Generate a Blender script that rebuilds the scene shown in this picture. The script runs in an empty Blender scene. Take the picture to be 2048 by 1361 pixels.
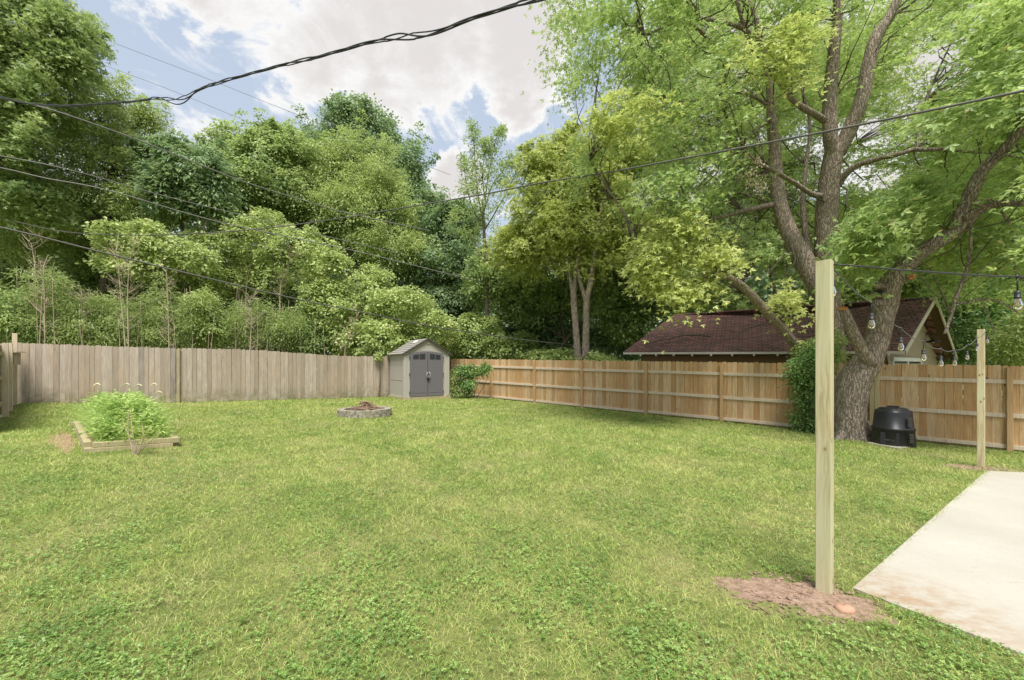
import bpy, math, random
import numpy as np
from mathutils import Vector, Matrix

# ------------------------------------------------------------------ camera, sky, sun
SC = bpy.context.scene
COL = SC.collection
F = 800.0; CX = 1024.0; HY = 733.5; EYE = 1.52; SLOPE = 0.027
cam_d = bpy.data.cameras.new('camera'); cam = bpy.data.objects.new('camera', cam_d); COL.objects.link(cam)
cam.location = (0, 0, EYE); cam.rotation_euler = (math.radians(90), 0, 0)
cam_d.sensor_width = 36; cam_d.lens = F / 2048 * 36; cam_d.shift_y = (HY - 680.5) / 2048
cam_d.clip_end = 2000; cam_d.clip_start = 0.05
SC.camera = cam
SUN_EL, SUN_AZ = 64, 176            # azimuth measured clockwise from +Y (the viewing direction)
world = bpy.data.worlds.new('World'); SC.world = world; world.use_nodes = True
wn = world.node_tree; wn.nodes.clear()
SC.view_settings.view_transform = 'Standard'; SC.view_settings.look = 'None'
SC.view_settings.gamma = 1; SC.view_settings.exposure = 0.95
SKY_STRENGTH = 0.115
sd = bpy.data.lights.new('sun', 'SUN'); so = bpy.data.objects.new('sun', sd); COL.objects.link(so)
sd.energy = 3.4; sd.angle = math.radians(25); sd.color = (1, .965, .92)
_e, _a = math.radians(SUN_EL), math.radians(SUN_AZ)
sdir = Vector((math.cos(_e) * math.sin(_a), math.cos(_e) * math.cos(_a), math.sin(_e)))
so.rotation_euler = sdir.to_track_quat('Z', 'Y').to_euler(); so.location = (0, 0, 30)
cy = SC.cycles
cy.use_denoising = True; cy.max_bounces = 7; cy.diffuse_bounces = 4; cy.glossy_bounces = 3
cy.transmission_bounces = 5; cy.transparent_max_bounces = 8; cy.caustics_reflective = False; cy.caustics_refractive = False
cy.sample_clamp_indirect = 6

rng = np.random.default_rng(7)
R = random.Random(5)

def pix_dir(px, py):
    v = Vector(((px - CX) / F, 1, (HY - py) / F)); return v.normalized()

class NT:
    """tiny node helper"""
    def __init__(s, tree): s.t = tree
    def n(s, kind, props=None, **ins):
        nd = s.t.nodes.new(kind)
        for k, v in (props or {}).items(): setattr(nd, k, v)
        for k, v in ins.items():
            key = int(k[1:]) if k[0] == 'i' and k[1:].isdigit() else k.replace('_', ' ')
            sock = nd.inputs[key]
            if isinstance(v, bpy.types.NodeSocket): s.t.links.new(v, sock)
            else: sock.default_value = v
        return nd
    def math(s, op, a, b=0.0, clamp=False):
        nd = s.n('ShaderNodeMath', {'operation': op, 'use_clamp': clamp}, i0=a, i1=b); return nd.outputs[0]
    def vmath(s, op, a, b=(0, 0, 0)):
        nd = s.n('ShaderNodeVectorMath', {'operation': op}, i0=a, i1=b)
        return nd.outputs['Value'] if op in ('DISTANCE', 'LENGTH', 'DOT_PRODUCT') else nd.outputs[0]
    def noise(s, vec, scale, detail=4, rough=.55, dist=0.0, out='Fac'):
        return s.n('ShaderNodeTexNoise', Vector=vec, Scale=scale, Detail=detail, Roughness=rough, Distortion=dist).outputs[out]
    def ramp(s, fac, stops, interp='LINEAR'):
        nd = s.n('ShaderNodeValToRGB', i0=fac); r = nd.color_ramp; r.interpolation = interp
        while len(r.elements) < len(stops): r.elements.new(.5)
        for e, (p, c) in zip(r.elements, stops):
            e.position = p; e.color = (c, c, c, 1) if isinstance(c, (int, float)) else (*c, 1)
        return nd.outputs[0]
    def mix(s, fac, a, b, blend='MIX'):
        nd = s.n('ShaderNodeMix', {'data_type': 'RGBA', 'blend_type': blend})
        for idx, v in ((0, fac), (6, a), (7, b)):
            if isinstance(v, bpy.types.NodeSocket): s.t.links.new(v, nd.inputs[idx])
            elif idx == 0: nd.inputs[0].default_value = v
            else: nd.inputs[idx].default_value = (*v, 1)
        return nd.outputs[2]
    def mapping(s, vec, scale=(1, 1, 1), rot=(0, 0, 0)):
        return s.n('ShaderNodeMapping', Vector=vec, Scale=scale, Rotation=rot).outputs[0]

# sky with clouds, laid out by direction on the celestial sphere
w = NT(wn)
sky = w.n('ShaderNodeTexSky', {'sky_type': 'NISHITA', 'sun_disc': False, 'sun_elevation': math.radians(SUN_EL),
          'sun_rotation': math.radians(SUN_AZ), 'air_density': 1.0, 'dust_density': 1.6, 'ozone_density': 1.5}).outputs[0]
dir0 = w.n('ShaderNodeTexCoord').outputs['Generated']
warp = w.vmath('SUBTRACT', w.noise(dir0, 5.5, 7, .62, 0, 'Color'), (.5, .5, .5))
dirv = w.vmath('ADD', dir0, w.vmath('MULTIPLY', warp, (.26, .26, .26)))
acc = None
for (px, py, r, a) in [(700, -15, .20, 1), (860, 0, .26, 1.2), (1040, 40, .20, 1.2), (610, 95, .11, .9), (740, 120, .13, .9), (940, 130, .12, .9), (1055, 185, .085, 1.15),
                       (410, -25, .10, .95), (905, 365, .085, 1.2), (440, 275, .12, .55), (690, 190, .035, .9), (840, 185, .05, .8), (960, 205, .04, .8), (312, 72, .022, .8),
                       (1450, 150, .30, 1), (1880, 150, .35, 1), (1530, 590, .25, 1), (100, 560, .4, .9), (1150, 560, .3, .8), (600, -500, .5, 1), (2400, -200, .7, 1)]:
    d = w.vmath('DISTANCE', dirv, tuple(pix_dir(px, py)))
    v = w.math('MULTIPLY', w.math('SUBTRACT', 1, w.math('DIVIDE', d, r * 1.15), True), a)
    acc = v if acc is None else w.math('MAXIMUM', acc, v)
n1 = w.noise(w.mapping(dir0, (1, 1, 1.7)), 7.5, 11, .64, .5)
n2 = w.noise(w.mapping(dirv, (1, 1, 1.5), (0, 0, 1)), 2.2, 6, .6)
behind = w.math('MULTIPLY', w.math('MULTIPLY', w.n('ShaderNodeSeparateXYZ', i0=dirv).outputs['Y'], -2, True), w.ramp(n2, [(.45, 0), (.6, 1)]))
dens = w.math('ADD', w.math('MULTIPLY', w.math('SUBTRACT', n1, .5), 1.5), w.math('MAXIMUM', acc, w.math('MULTIPLY', behind, .7)))
mask = w.n('ShaderNodeMapRange', {'interpolation_type': 'SMOOTHSTEP'}, Value=dens, From_Min=.28, From_Max=.52).outputs[0]
thick = w.n('ShaderNodeMapRange', {'interpolation_type': 'SMOOTHSTEP'}, Value=w.math('ADD', dens, w.math('MULTIPLY', n2, .3)), From_Min=.45, From_Max=1.1).outputs[0]
cloudc = w.mix(thick, (4.6, 4.6, 4.55), (3.55, 3.4, 3.35))
hz = w.math('SUBTRACT', 1, w.math('MULTIPLY', w.n('ShaderNodeSeparateXYZ', i0=dirv).outputs['Z'], 1.6), True)
skyb = w.mix(.85, sky, w.mix(hz, (2.55, 2.95, 3.6), (3.2, 3.55, 3.95)))
wc = w.mix(mask, skyb, cloudc)
bg = w.n('ShaderNodeBackground', Color=wc, Strength=SKY_STRENGTH)
wn.links.new(bg.outputs[0], w.n('ShaderNodeOutputWorld').inputs[0])

# ------------------------------------------------------------------ helpers
def P(px, py, Z): return np.array([(px - CX) / F * Z, Z, (HY - py) / F * Z + EYE])
def gz(x, y=0): return -SLOPE * x
def G(px, py):
    Z = EYE * F / ((py - HY) - SLOPE * (px - CX)); x = (px - CX) / F * Z
    return np.array([x, Z, gz(x)])
OFF = {}
def empty(name, loc, label=None, cat=None, group=None):
    o = bpy.data.objects.new(name, None); COL.objects.link(o); o.location = tuple(float(a) for a in loc)
    o.empty_display_size = .2
    OFF[o.name] = np.array(loc, float); tag(o, label, cat, group); return o
def tag(o, label=None, cat=None, group=None, kind=None):
    for k, v in (('label', label), ('category', cat), ('group', group), ('kind', kind)):
        if v: o[k] = v
    return o
def mk(name, V, FS, mat, parent=None, smooth=False, origin=None):
    """V (N,3); FS list of int arrays (M,k)"""
    V = np.asarray(V, float)
    if parent is not None: off = OFF[parent.name]
    elif origin is not None: off = np.asarray(origin, float)
    else: off = np.zeros(3)
    me = bpy.data.meshes.new(name)
    FS = [np.asarray(f, np.int32) for f in FS if len(f)]
    nl = sum(f.size for f in FS); nf = sum(len(f) for f in FS)
    me.vertices.add(len(V)); me.vertices.foreach_set('co', (V - off).astype(np.float32).ravel())
    me.loops.add(nl); me.loops.foreach_set('vertex_index', np.concatenate([f.ravel() for f in FS]))
    me.polygons.add(nf)
    tot = np.concatenate([np.full(len(f), f.shape[1], np.int32) for f in FS])
    st = np.concatenate([[0], np.cumsum(tot)[:-1]]).astype(np.int32)
    me.polygons.foreach_set('loop_start', st); me.polygons.foreach_set('loop_total', tot)
    me.update(calc_edges=True); me.validate()
    me.polygons.foreach_set('use_smooth', np.full(len(me.polygons), smooth))
    me.materials.append(mat)
    o = bpy.data.objects.new(name, me); COL.objects.link(o)
    if parent is not None:
        o.parent = parent
        OFF[o.name] = off
    else:
        o.location = tuple(float(a) for a in off); OFF[o.name] = off
    return o
class MB:
    def __init__(s): s.v = []; s.f = {}; s.n = 0
    def add(s, V, FS):
        V = np.asarray(V, float)
        for f in FS:
            f = np.asarray(f, np.int64)
            if len(f): s.f.setdefault(f.shape[1], []).append(f + s.n)
        s.v.append(V); s.n += len(V); return s
    def box(s, c, ax, ay, az):
        """centre and three half-axis vectors"""
        c, ax, ay, az = (np.asarray(a, float) for a in (c, ax, ay, az))
        V = [c + i * ax + j * ay + k * az for i in (-1, 1) for j in (-1, 1) for k in (-1, 1)]
        return s.add(V, [[[0, 1, 3, 2], [4, 6, 7, 5], [0, 4, 5, 1], [2, 3, 7, 6], [0, 2, 6, 4], [1, 5, 7, 3]]])
    def bbox(s, c, ax, ay, az, b=.006):
        """box with chamfered long edges (long axis az)"""
        c, ax, ay, az = (np.asarray(a, float) for a in (c, ax, ay, az))
        lx, ly = np.linalg.norm(ax), np.linalg.norm(ay); ux, uy = ax / lx, ay / ly
        ring = [(-lx + b, -ly), (lx - b, -ly), (lx, -ly + b), (lx, ly - b), (lx - b, ly), (-lx + b, ly), (-lx, ly - b), (-lx, -ly + b)]
        return s.prism([c - az + p[0] * ux + p[1] * uy for p in ring], 2 * az)
    def prism(s, pts, ext):
        """polygon (3-D points) extruded by ext"""
        pts = np.asarray(pts, float); n = len(pts); V = np.vstack([pts, pts + np.asarray(ext, float)])
        q = [[i, (i + 1) % n, n + (i + 1) % n, n + i] for i in range(n)]
        return s.add(V, [q, [list(range(n))[::-1]], [list(range(n, 2 * n))]])
    def tube(s, pts, rad, n=8, noise=0.0, sub=0, caps=True, ridges=0, rn=None):
        pts = np.asarray(pts, float); rad = np.broadcast_to(np.asarray(rad, float), (len(pts),)).copy()
        if sub: pts, rad = smooth_path(pts, rad, sub)
        T = np.gradient(pts, axis=0); T /= np.linalg.norm(T, axis=1)[:, None] + 1e-9
        u = np.cross(T[0], [0, 0, 1.0]) if abs(T[0][2]) < .9 else np.cross(T[0], [1.0, 0, 0]); u /= np.linalg.norm(u)
        th = np.arange(n) / n * 2 * math.pi; V = []; rn = rn or rng
        ph = rn.uniform(0, 6, 6)
        for i, (p, t, r) in enumerate(zip(pts, T, rad)):
            u = u - t * np.dot(u, t); u /= np.linalg.norm(u) + 1e-9; b = np.cross(t, u)
            rr = r * np.ones(n)
            if noise:
                rr = rr * (1 + noise * (np.sin(2 * th + ph[0] + i * .23) * .5 + np.sin(3 * th + ph[1] - i * .17) * .4 + rn.normal(0, .25, n)))
            if ridges:
                rr = rr * (1 + ridges * np.abs(np.sin(th * n / 6 + ph[2] + .6 * np.sin(i * .35))))
            V.append(p + rr[:, None] * (np.cos(th)[:, None] * u + np.sin(th)[:, None] * b))
        m = len(pts); V = np.vstack(V)
        i, j = np.meshgrid(np.arange(m - 1), np.arange(n), indexing='ij')
        q = np.stack([i * n + j, i * n + (j + 1) % n, (i + 1) * n + (j + 1) % n, (i + 1) * n + j], -1).reshape(-1, 4)
        FS = [q]
        if caps: FS += [[list(range(n))[::-1]], [list(range((m - 1) * n, m * n))]]
        return s.add(V, FS)
    def lathe(s, c, prof, n=20, up=(0, 0, 1), sq=None):
        """profile [(r,z)], optional superellipse power"""
        c = np.asarray(c, float); up = np.asarray(up, float); up /= np.linalg.norm(up)
        u = np.cross(up, [0, 1.0, 0]) if abs(up[1]) < .9 else np.cross(up, [1.0, 0, 0]); u /= np.linalg.norm(u); b = np.cross(up, u)
        th = np.arange(n) / n * 2 * math.pi; k = np.ones(n)
        if sq: k = (np.abs(np.cos(th)) ** sq + np.abs(np.sin(th)) ** sq) ** (-1 / sq)
        V = np.vstack([c + up * z + (r * k)[:, None] * (np.cos(th)[:, None] * u + np.sin(th)[:, None] * b) for r, z in prof])
        m = len(prof); i, j = np.meshgrid(np.arange(m - 1), np.arange(n), indexing='ij')
        q = np.stack([i * n + j, i * n + (j + 1) % n, (i + 1) * n + (j + 1) % n, (i + 1) * n + j], -1).reshape(-1, 4)
        return s.add(V, [q, [list(range(n))[::-1]], [list(range((m - 1) * n, m * n))]])
    def build(s, name, mat, parent=None, smooth=False, origin=None):
        return mk(name, np.vstack(s.v), [np.vstack(f) for f in s.f.values()], mat, parent, smooth, origin)
def smooth_path(pts, rad, sub):
    n = len(pts); P_ = np.vstack([2 * pts[0] - pts[1], pts, 2 * pts[-1] - pts[-2]]); out = []; ro = []
    for i in range(n - 1):
        p0, p1, p2, p3 = P_[i:i + 4]
        for k in range(sub):
            t = k / sub
            out.append(.5 * ((2 * p1) + (-p0 + p2) * t + (2 * p0 - 5 * p1 + 4 * p2 - p3) * t * t + (-p0 + 3 * p1 - 3 * p2 + p3) * t ** 3))
            ro.append(rad[i] * (1 - t) + rad[i + 1] * t)
    out.append(pts[-1]); ro.append(rad[-1]); return np.array(out), np.array(ro)
UP = np.array([0, 0, 1.0])

# ------------------------------------------------------------------ materials
def base(name):
    m = bpy.data.materials.new(name); m.use_nodes = True; m.node_tree.nodes.clear(); t = NT(m.node_tree); return m, t
def finish(m, t, shader, disp=None):
    o = t.n('ShaderNodeOutputMaterial'); t.t.links.new(shader, o.inputs[0]); return m
def bsdf(t, col, rough=.7, spec=.3, bump=None, bstr=.3, bdist=.01, metal=0.0, **kw):
    ins = dict(Base_Color=col if isinstance(col, bpy.types.NodeSocket) else (*col, 1), Roughness=rough, Metallic=metal)
    ins['Specular_IOR_Level'] = spec
    if bump is not None: ins['Normal'] = t.n('ShaderNodeBump', Height=bump, Strength=bstr, Distance=bdist).outputs[0]
    nd = t.t.nodes.new('ShaderNodeBsdfPrincipled')
    ins.update(kw)
    for k, v in ins.items():
        s_ = nd.inputs[k.replace('_', ' ')]
        if isinstance(v, bpy.types.NodeSocket): t.t.links.new(v, s_)
        else: s_.default_value = v
    return nd.outputs[0]
def pos(t): return t.n('ShaderNodeNewGeometry').outputs['Position']
def isl(t): return t.n('ShaderNodeNewGeometry').outputs['Random Per Island']

def leaf_mat(name, dark, mid, light, transl=.35, patch=.9, rough=.45, accent=None):
    m, t = base(name); r = isl(t); p = pos(t)
    n = t.noise(p, patch, 3, .6)
    f = t.math('ADD', t.math('MULTIPLY', r, .72), t.math('MULTIPLY', t.math('SUBTRACT', n, .40), 1.5), True)
    stops = [(0.05, dark), (.5, mid), (.95, light)]
    col = t.ramp(f, stops)
    if accent: col = t.mix(t.ramp(r, [(.95, 0), (.97, 1)], 'CONSTANT'), col, accent)
    d = bsdf(t, col, rough, .5)
    tr = t.n('ShaderNodeBsdfTranslucent', Color=t.mix(.6, col, (light[0] * 1.0, light[1] * 1.1, light[2] * .9))).outputs[0]
    mx = t.n('ShaderNodeMixShader', i0=transl, i1=d, i2=tr).outputs[0]
    return finish(m, t, mx)
def plain(name, c, rough=.6, spec=.3, metal=0.0, var=.15, scale=20, bstr=.15):
    m, t = base(name); p = pos(t); n = t.noise(p, scale, 6, .6)
    col = t.mix(n, tuple(x * (1 - var) for x in c), tuple(min(1, x * (1 + var)) for x in c))
    return finish(m, t, bsdf(t, col, rough, spec, n, bstr, .01, metal))
def wood(name, c1, c2, c3, stain=None, grain=26, rough=.8, mossy=False):
    m, t = base(name); p = pos(t); r = isl(t)
    shift = t.vmath('ADD', p, t.n('ShaderNodeCombineXYZ', X=t.math('MULTIPLY', r, 17), Y=t.math('MULTIPLY', r, 9), Z=t.math('MULTIPLY', r, 31)).outputs[0])
    g = t.noise(t.mapping(shift, (1, 1, .045)), grain * 2.2, 6, .62, .6)
    big = t.noise(t.mapping(shift, (1, 1, .25)), 6, 4, .6, .5)
    col = t.ramp(t.math('ADD', t.math('MULTIPLY', r, .65), t.math('MULTIPLY', big, .5)), [(.2, c1), (.55, c2), (.9, c3)])
    col = t.mix(t.ramp(g, [(.35, .0), (.62, .55)]), col, tuple(x * .62 for x in c1))
    vo = t.n('ShaderNodeTexVoronoi', Vector=t.mapping(shift, (1, 1, .45)), Scale=3.3).outputs['Distance']
    knot = t.ramp(vo, [(.035, 1), (.075, 0)])
    col = t.mix(t.math('MULTIPLY', knot, .75), col, tuple(x * .35 for x in c1))
    if stain: 
        sn = t.noise(t.mapping(p, (1.2, 1.2, .3)), 2.2, 5, .65)
        col = t.mix(t.ramp(sn, [(.5, 0), (.72, .75)]), col, stain)
    if mossy:
        z = t.n('ShaderNodeSeparateXYZ', i0=p); h = t.math('ADD', z.outputs['Z'], t.math('MULTIPLY', z.outputs['X'], SLOPE))
        mm = t.math('MULTIPLY', t.ramp(h, [(.05, 1), (.55, 0)]), t.ramp(t.noise(p, 5, 5, .6), [(.38, 0), (.6, 1)]))
        col = t.mix(t.math('MULTIPLY', mm, .65), col, (.12, .125, .05))
    return finish(m, t, bsdf(t, col, rough, .2, g, .35, .006))
def bark_mat(name, c1, c2, moss=(.16, .17, .08), scale=7):
    m, t = base(name); p = pos(t)
    wp = t.vmath('ADD', p, t.vmath('MULTIPLY', t.noise(p, 7, 4, .6, 0, 'Color'), (.12, .12, .10)))
    v = t.n('ShaderNodeTexVoronoi', {'feature': 'DISTANCE_TO_EDGE'}, Vector=t.mapping(wp, (1, 1, .13)), Scale=scale * 3.4).outputs[0]
    n = t.noise(t.mapping(p, (1, 1, .22)), scale * 5, 8, .72)
    h = t.math('ADD', t.math('MULTIPLY', t.ramp(v, [(.0, 0), (.22, 1)]), .55), n)
    col = t.ramp(h, [(.38, c1), (.75, tuple((a + b) / 2 for a, b in zip(c1, c2))), (1.15, c2)])
    col = t.mix(t.math('MULTIPLY', t.ramp(t.noise(p, 1.6, 5, .65), [(.48, 0), (.7, 1)]), .45), col, moss)
    col = t.mix(t.ramp(t.noise(p, 11, 5, .7), [(.60, 0), (.68, .6)]), col, (.42, .41, .37))
    return finish(m, t, bsdf(t, col, .9, .15, h, .9, .035))

M = {}
M['maple'] = leaf_mat('maple_leaf', (.13, .22, .06), (.28, .41, .12), (.54, .63, .22), .42, .8, accent=(.5, .36, .16))
M['maple_y'] = leaf_mat('yellow_green_leaf', (.22, .28, .06), (.42, .48, .12), (.66, .68, .24), .42, .9)
M['mid'] = leaf_mat('mid_green_leaf', (.14, .23, .075), (.28, .38, .13), (.52, .59, .23), .46, .8)
M['bright'] = leaf_mat('bright_green_leaf', (.17, .25, .07), (.34, .44, .14), (.60, .65, .26), .42, .9)
M['dark'] = leaf_mat('dark_green_leaf', (.10, .185, .085), (.20, .30, .13), (.38, .47, .22), .40, .8)
M['vine'] = leaf_mat('vine_leaf', (.18, .26, .06), (.36, .45, .13), (.66, .70, .32), .36, 1.3)
M['bamboo'] = leaf_mat('bamboo_leaf', (.16, .23, .07), (.34, .43, .14), (.58, .64, .28), .42, 1.5, accent=(.55, .46, .34))
M['ivy'] = leaf_mat('ivy_leaf', (.07, .15, .04), (.15, .28, .07), (.33, .46, .14), .32, 2.5)
M['weed'] = leaf_mat('weed_leaf', (.22, .33, .07), (.38, .52, .14), (.60, .70, .28), .45, 4)
M['bark'] = bark_mat('maple_bark', (.12, .092, .07), (.47, .385, .305))
M['bark_d'] = bark_mat('dark_bark', (.06, .048, .038), (.22, .18, .14), scale=9)
M['twig'] = plain('dead_twig', (.42, .34, .25), .9, .1, var=.3, scale=6)
M['cut'] = plain('cut_wood', (.48, .22, .09), .9, .1, var=.5, scale=30)
M['cedar'] = wood('cedar_board', (.44, .245, .10), (.62, .39, .19), (.76, .56, .33), (.48, .35, .22))
M['rail'] = wood('weathered_rail', (.58, .46, .32), (.70, .58, .43), (.80, .69, .54))
M['cpost'] = wood('fence_post_wood', (.46, .28, .13), (.56, .37, .19), (.62, .44, .25))
M['newpost'] = wood('new_pine', (.50, .40, .20), (.58, .48, .26), (.62, .53, .30))
M['grey'] = wood('grey_board', (.33, .27, .20), (.44, .37, .285), (.54, .465, .375), (.42, .31, .21), mossy=True)
M['greydark'] = wood('grey_board_dark', (.24, .205, .165), (.32, .275, .225), (.38, .33, .275), (.11, .10, .09), mossy=True)
M['pine'] = None

def pine_mat():
    """pressure treated pine: long wavy grain, cathedral figure, knots"""
    m, t = base('treated_pine'); p = pos(t)
    wp = t.vmath('ADD', p, t.vmath('MULTIPLY', t.noise(t.mapping(p, (1, 1, .5)), 2.4, 3, .5, 0, 'Color'), (.10, .10, 0)))
    g = t.noise(t.mapping(wp, (1, 1, .035)), 75, 4, .55)
    g2 = t.noise(t.mapping(wp, (1, 1, .06)), 24, 3, .5)
    col = t.mix(t.ramp(g, [(.38, 0), (.62, 1)]), (.54, .465, .275), (.36, .295, .155))
    col = t.mix(t.ramp(g2, [(.42, 0), (.6, .6)]), col, (.58, .515, .33))
    col = t.mix(t.ramp(t.noise(p, 1.7, 3, .5), [(.42, 0), (.66, .5)]), col, (.50, .52, .32))
    vo = t.n('ShaderNodeTexVoronoi', Vector=t.mapping(p, (1, 1, .6)), Scale=8.5).outputs['Distance']
    col = t.mix(t.ramp(vo, [(.09, .85), (.12, 0)]), col, (.15, .08, .035))
    col = t.mix(t.ramp(vo, [(.12, .35), (.2, 0)]), col, (.36, .27, .13))
    return finish(m, t, bsdf(t, col, .75, .25, g, .25, .003))
M['pine'] = pine_mat()

def lawn_ground():
    m, t = base('lawn_soil'); p = pos(t)
    n = t.noise(p, 1.1, 6, .6); n2 = t.noise(p, 28, 6, .7)
    col = t.ramp(n, [(.3, (.13, .16, .045)), (.5, (.20, .22, .07)), (.7, (.32, .28, .13))])
    col = t.mix(t.ramp(n2, [(.35, .55), (.6, 0)]), col, (.10, .10, .035))
    return finish(m, t, bsdf(t, col, .95, .1, n2, .8, .03))
def grass_mat(name, g1, g2, g3):
    m, t = base(name); p = pos(t); r = isl(t)
    big = t.noise(p, .5, 6, .66, .8); med = t.noise(p, 2.3, 4, .6)
    x = t.n('ShaderNodeSeparateXYZ', i0=p)
    f = t.math('ADD', t.math('MULTIPLY', r, .42), t.math('ADD', t.math('MULTIPLY', big, .55), t.math('MULTIPLY', med, .38)))
    col = t.ramp(f, [(.38, g1), (.62, g2), (.86, g3)])
    dry = t.math('MULTIPLY', t.ramp(t.noise(t.mapping(p, (1, .6, 1)), 1.15, 5, .65, .5), [(.50, 0), (.68, .8)]), t.ramp(r, [(.25, 0), (.8, 1)]))
    col = t.mix(dry, col, (.66, .54, .32))
    fine = t.noise(p, 7.5, 5, .7); col = t.mix(t.ramp(fine, [(.36, .55), (.52, 0)]), col, tuple(x * .62 for x in g1))
    d = bsdf(t, col, .55, .25); tr = t.n('ShaderNodeBsdfTranslucent', Color=col).outputs[0]
    return finish(m, t, t.n('ShaderNodeMixShader', i0=.3, i1=d, i2=tr).outputs[0])
M['soil'] = lawn_ground()
M['grass'] = grass_mat('grass_blade', (.12, .24, .04), (.35, .47, .10), (.68, .68, .26))
M['clover'] = leaf_mat('clover_leaf', (.07, .15, .03), (.17, .29, .06), (.36, .48, .13), .3, 2.5)
def concrete():
    m, t = base('patio_concrete'); p = pos(t)
    n = t.noise(p, .9, 6, .6); n2 = t.noise(p, 35, 6, .7)
    col = t.ramp(n, [(.3, (.37, .34, .28)), (.6, (.42, .395, .335)), (.8, (.47, .445, .385))])
    col = t.mix(t.ramp(n2, [(.3, .25), (.5, 0)]), col, (.28, .25, .19))
    # mud tracked over the near corner, beside the dug-up post
    d = t.vmath('DISTANCE', p, (2.62, 2.62, -.05))
    mm = t.math('MULTIPLY', t.math('SUBTRACT', 1, t.math('DIVIDE', d, .75), True), t.ramp(t.noise(t.mapping(p, (1.5, 3, 1), (0, 0, .9)), 5, 6, .65), [(.35, 0), (.62, 1)]))
    col = t.mix(mm, col, (.30, .20, .115))
    st = t.ramp(t.noise(t.mapping(p, (1, 5.5, 1), (0, 0, -.25)), 4.5, 6, .7), [(.66, 0), (.72, .55)])
    col = t.mix(st, col, (.24, .18, .12))
    return finish(m, t, bsdf(t, col, .85, .25, n2, .15, .004))
M['concrete'] = concrete()
def soilred():
    m, t = base('dug_clay'); p = pos(t); n = t.noise(p, 22, 8, .72)
    col = t.ramp(n, [(.3, (.15, .10, .065)), (.5, (.29, .20, .14)), (.72, (.43, .31, .23))])
    return finish(m, t, bsdf(t, col, .95, .1, n, .9, .02))
M['clay'] = soilred()
M['soilpatch'] = plain('bare_soil', (.30, .20, .13), .95, .1, var=.45, scale=14, bstr=.6)
M['rock'] = plain('clay_rock', (.42, .25, .17), .9, .15, var=.35, scale=12, bstr=.5)
M['shedwall'] = plain('shed_resin', (.40, .375, .32), .6, .3, var=.06, scale=60, bstr=.1)
M['sheddoor'] = plain('shed_door_resin', (.145, .135, .145), .5, .35, var=.08, scale=70, bstr=.12)
M['shedtrim'] = plain('shed_trim', (.07, .062, .06), .5, .3)
M['glass_dark'] = plain('dark_pane', (.03, .035, .04), .15, .6, var=.3, scale=4, bstr=0)
M['chrome'] = plain('satin_handle', (.62, .60, .57), .3, .6, .6, .05)
M['blk'] = plain('black_plastic', (.018, .018, .019), .42, .45, var=.4, scale=60, bstr=.15)
M['skylight'] = plain('skylight_resin', (.78, .78, .75), .4, .3, var=.03)
def shedroof():
    m, t = base('shed_roof_resin'); p = pos(t)
    n = t.noise(p, 30, 5, .6)
    col = t.mix(n, (.22, .205, .18), (.31, .29, .255))
    return finish(m, t, bsdf(t, col, .7, .25, n, .3, .01))
M['shedroof'] = shedroof()
def shingles(ux, uy, uz, vx, vy, vz):
    """asphalt shingles in rows along u (the ridge) and up v (the slope)"""
    m, t = base('asphalt_shingle'); p = pos(t)
    u = t.vmath('DOT_PRODUCT', p, (ux, uy, uz)); v = t.vmath('DOT_PRODUCT', p, (vx, vy, vz))
    uv = t.n('ShaderNodeCombineXYZ', X=u, Y=v, Z=0.0).outputs[0]
    br = t.n('ShaderNodeTexBrick', {'offset': .37, 'offset_frequency': 2, 'squash': 1}, Vector=uv, Color1=(.28, .125, .115, 1), Color2=(.085, .06, .065, 1), Mortar=(.02, .014, .014, 1),
             Scale=1.0, Mortar_Size=.022, Mortar_Smooth=.4, Bias=-.1, Brick_Width=.30, Row_Height=.135)
    n = t.noise(uv, 1.4, 6, .6); n2 = t.noise(p, 40, 4, .6)
    col = t.mix(t.ramp(n, [(.42, 0), (.7, .55)]), br.outputs['Color'], (.075, .07, .06))
    col = t.mix(t.math('MULTIPLY', n2, .35), col, (.26, .16, .13))
    return finish(m, t, bsdf(t, col, .9, .15, br.outputs['Fac'], -.5, .02))
M['gwall'] = plain('brown_siding', (.215, .135, .062), .8, .2, var=.12, scale=8)
M['gable'] = plain('tan_siding', (.38, .315, .225), .8, .2, var=.08, scale=8)
M['trim'] = plain('cream_trim', (.62, .56, .46), .6, .3, var=.1)
M['white'] = plain('white_trim', (.75, .74, .70), .5, .3, var=.05)
M['soffit'] = plain('soffit_board', (.11, .075, .045), .85, .2, var=.3)
M['cable'] = plain('rubber_cable', (.035, .035, .036), .45, .4)
M['greycable'] = plain('weathered_cable', (.10, .095, .085), .6, .3, var=.3)
M['alucable'] = plain('bare_cable', (.16, .15, .14), .55, .4, var=.2)
def glassm():
    m, t = base('bulb_glass')
    g = t.n('ShaderNodeBsdfGlass', Color=(1, .985, .95, 1), Roughness=0.02, IOR=1.25).outputs[0]
    tr = t.n('ShaderNodeBsdfTransparent', Color=(.97, .97, .95, 1)).outputs[0]
    gl = t.n('ShaderNodeBsdfGlossy', Roughness=.05).outputs[0]
    fr = t.n('ShaderNodeFresnel', IOR=1.5).outputs[0]
    a = t.n('ShaderNodeMixShader', i0=t.math('ADD', fr, .12), i1=tr, i2=gl).outputs[0]
    return finish(m, t, a)
M['glass'] = glassm()
M['filament'] = plain('filament', (.8, .45, .12), .4, .4)
M['stone'] = None
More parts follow.
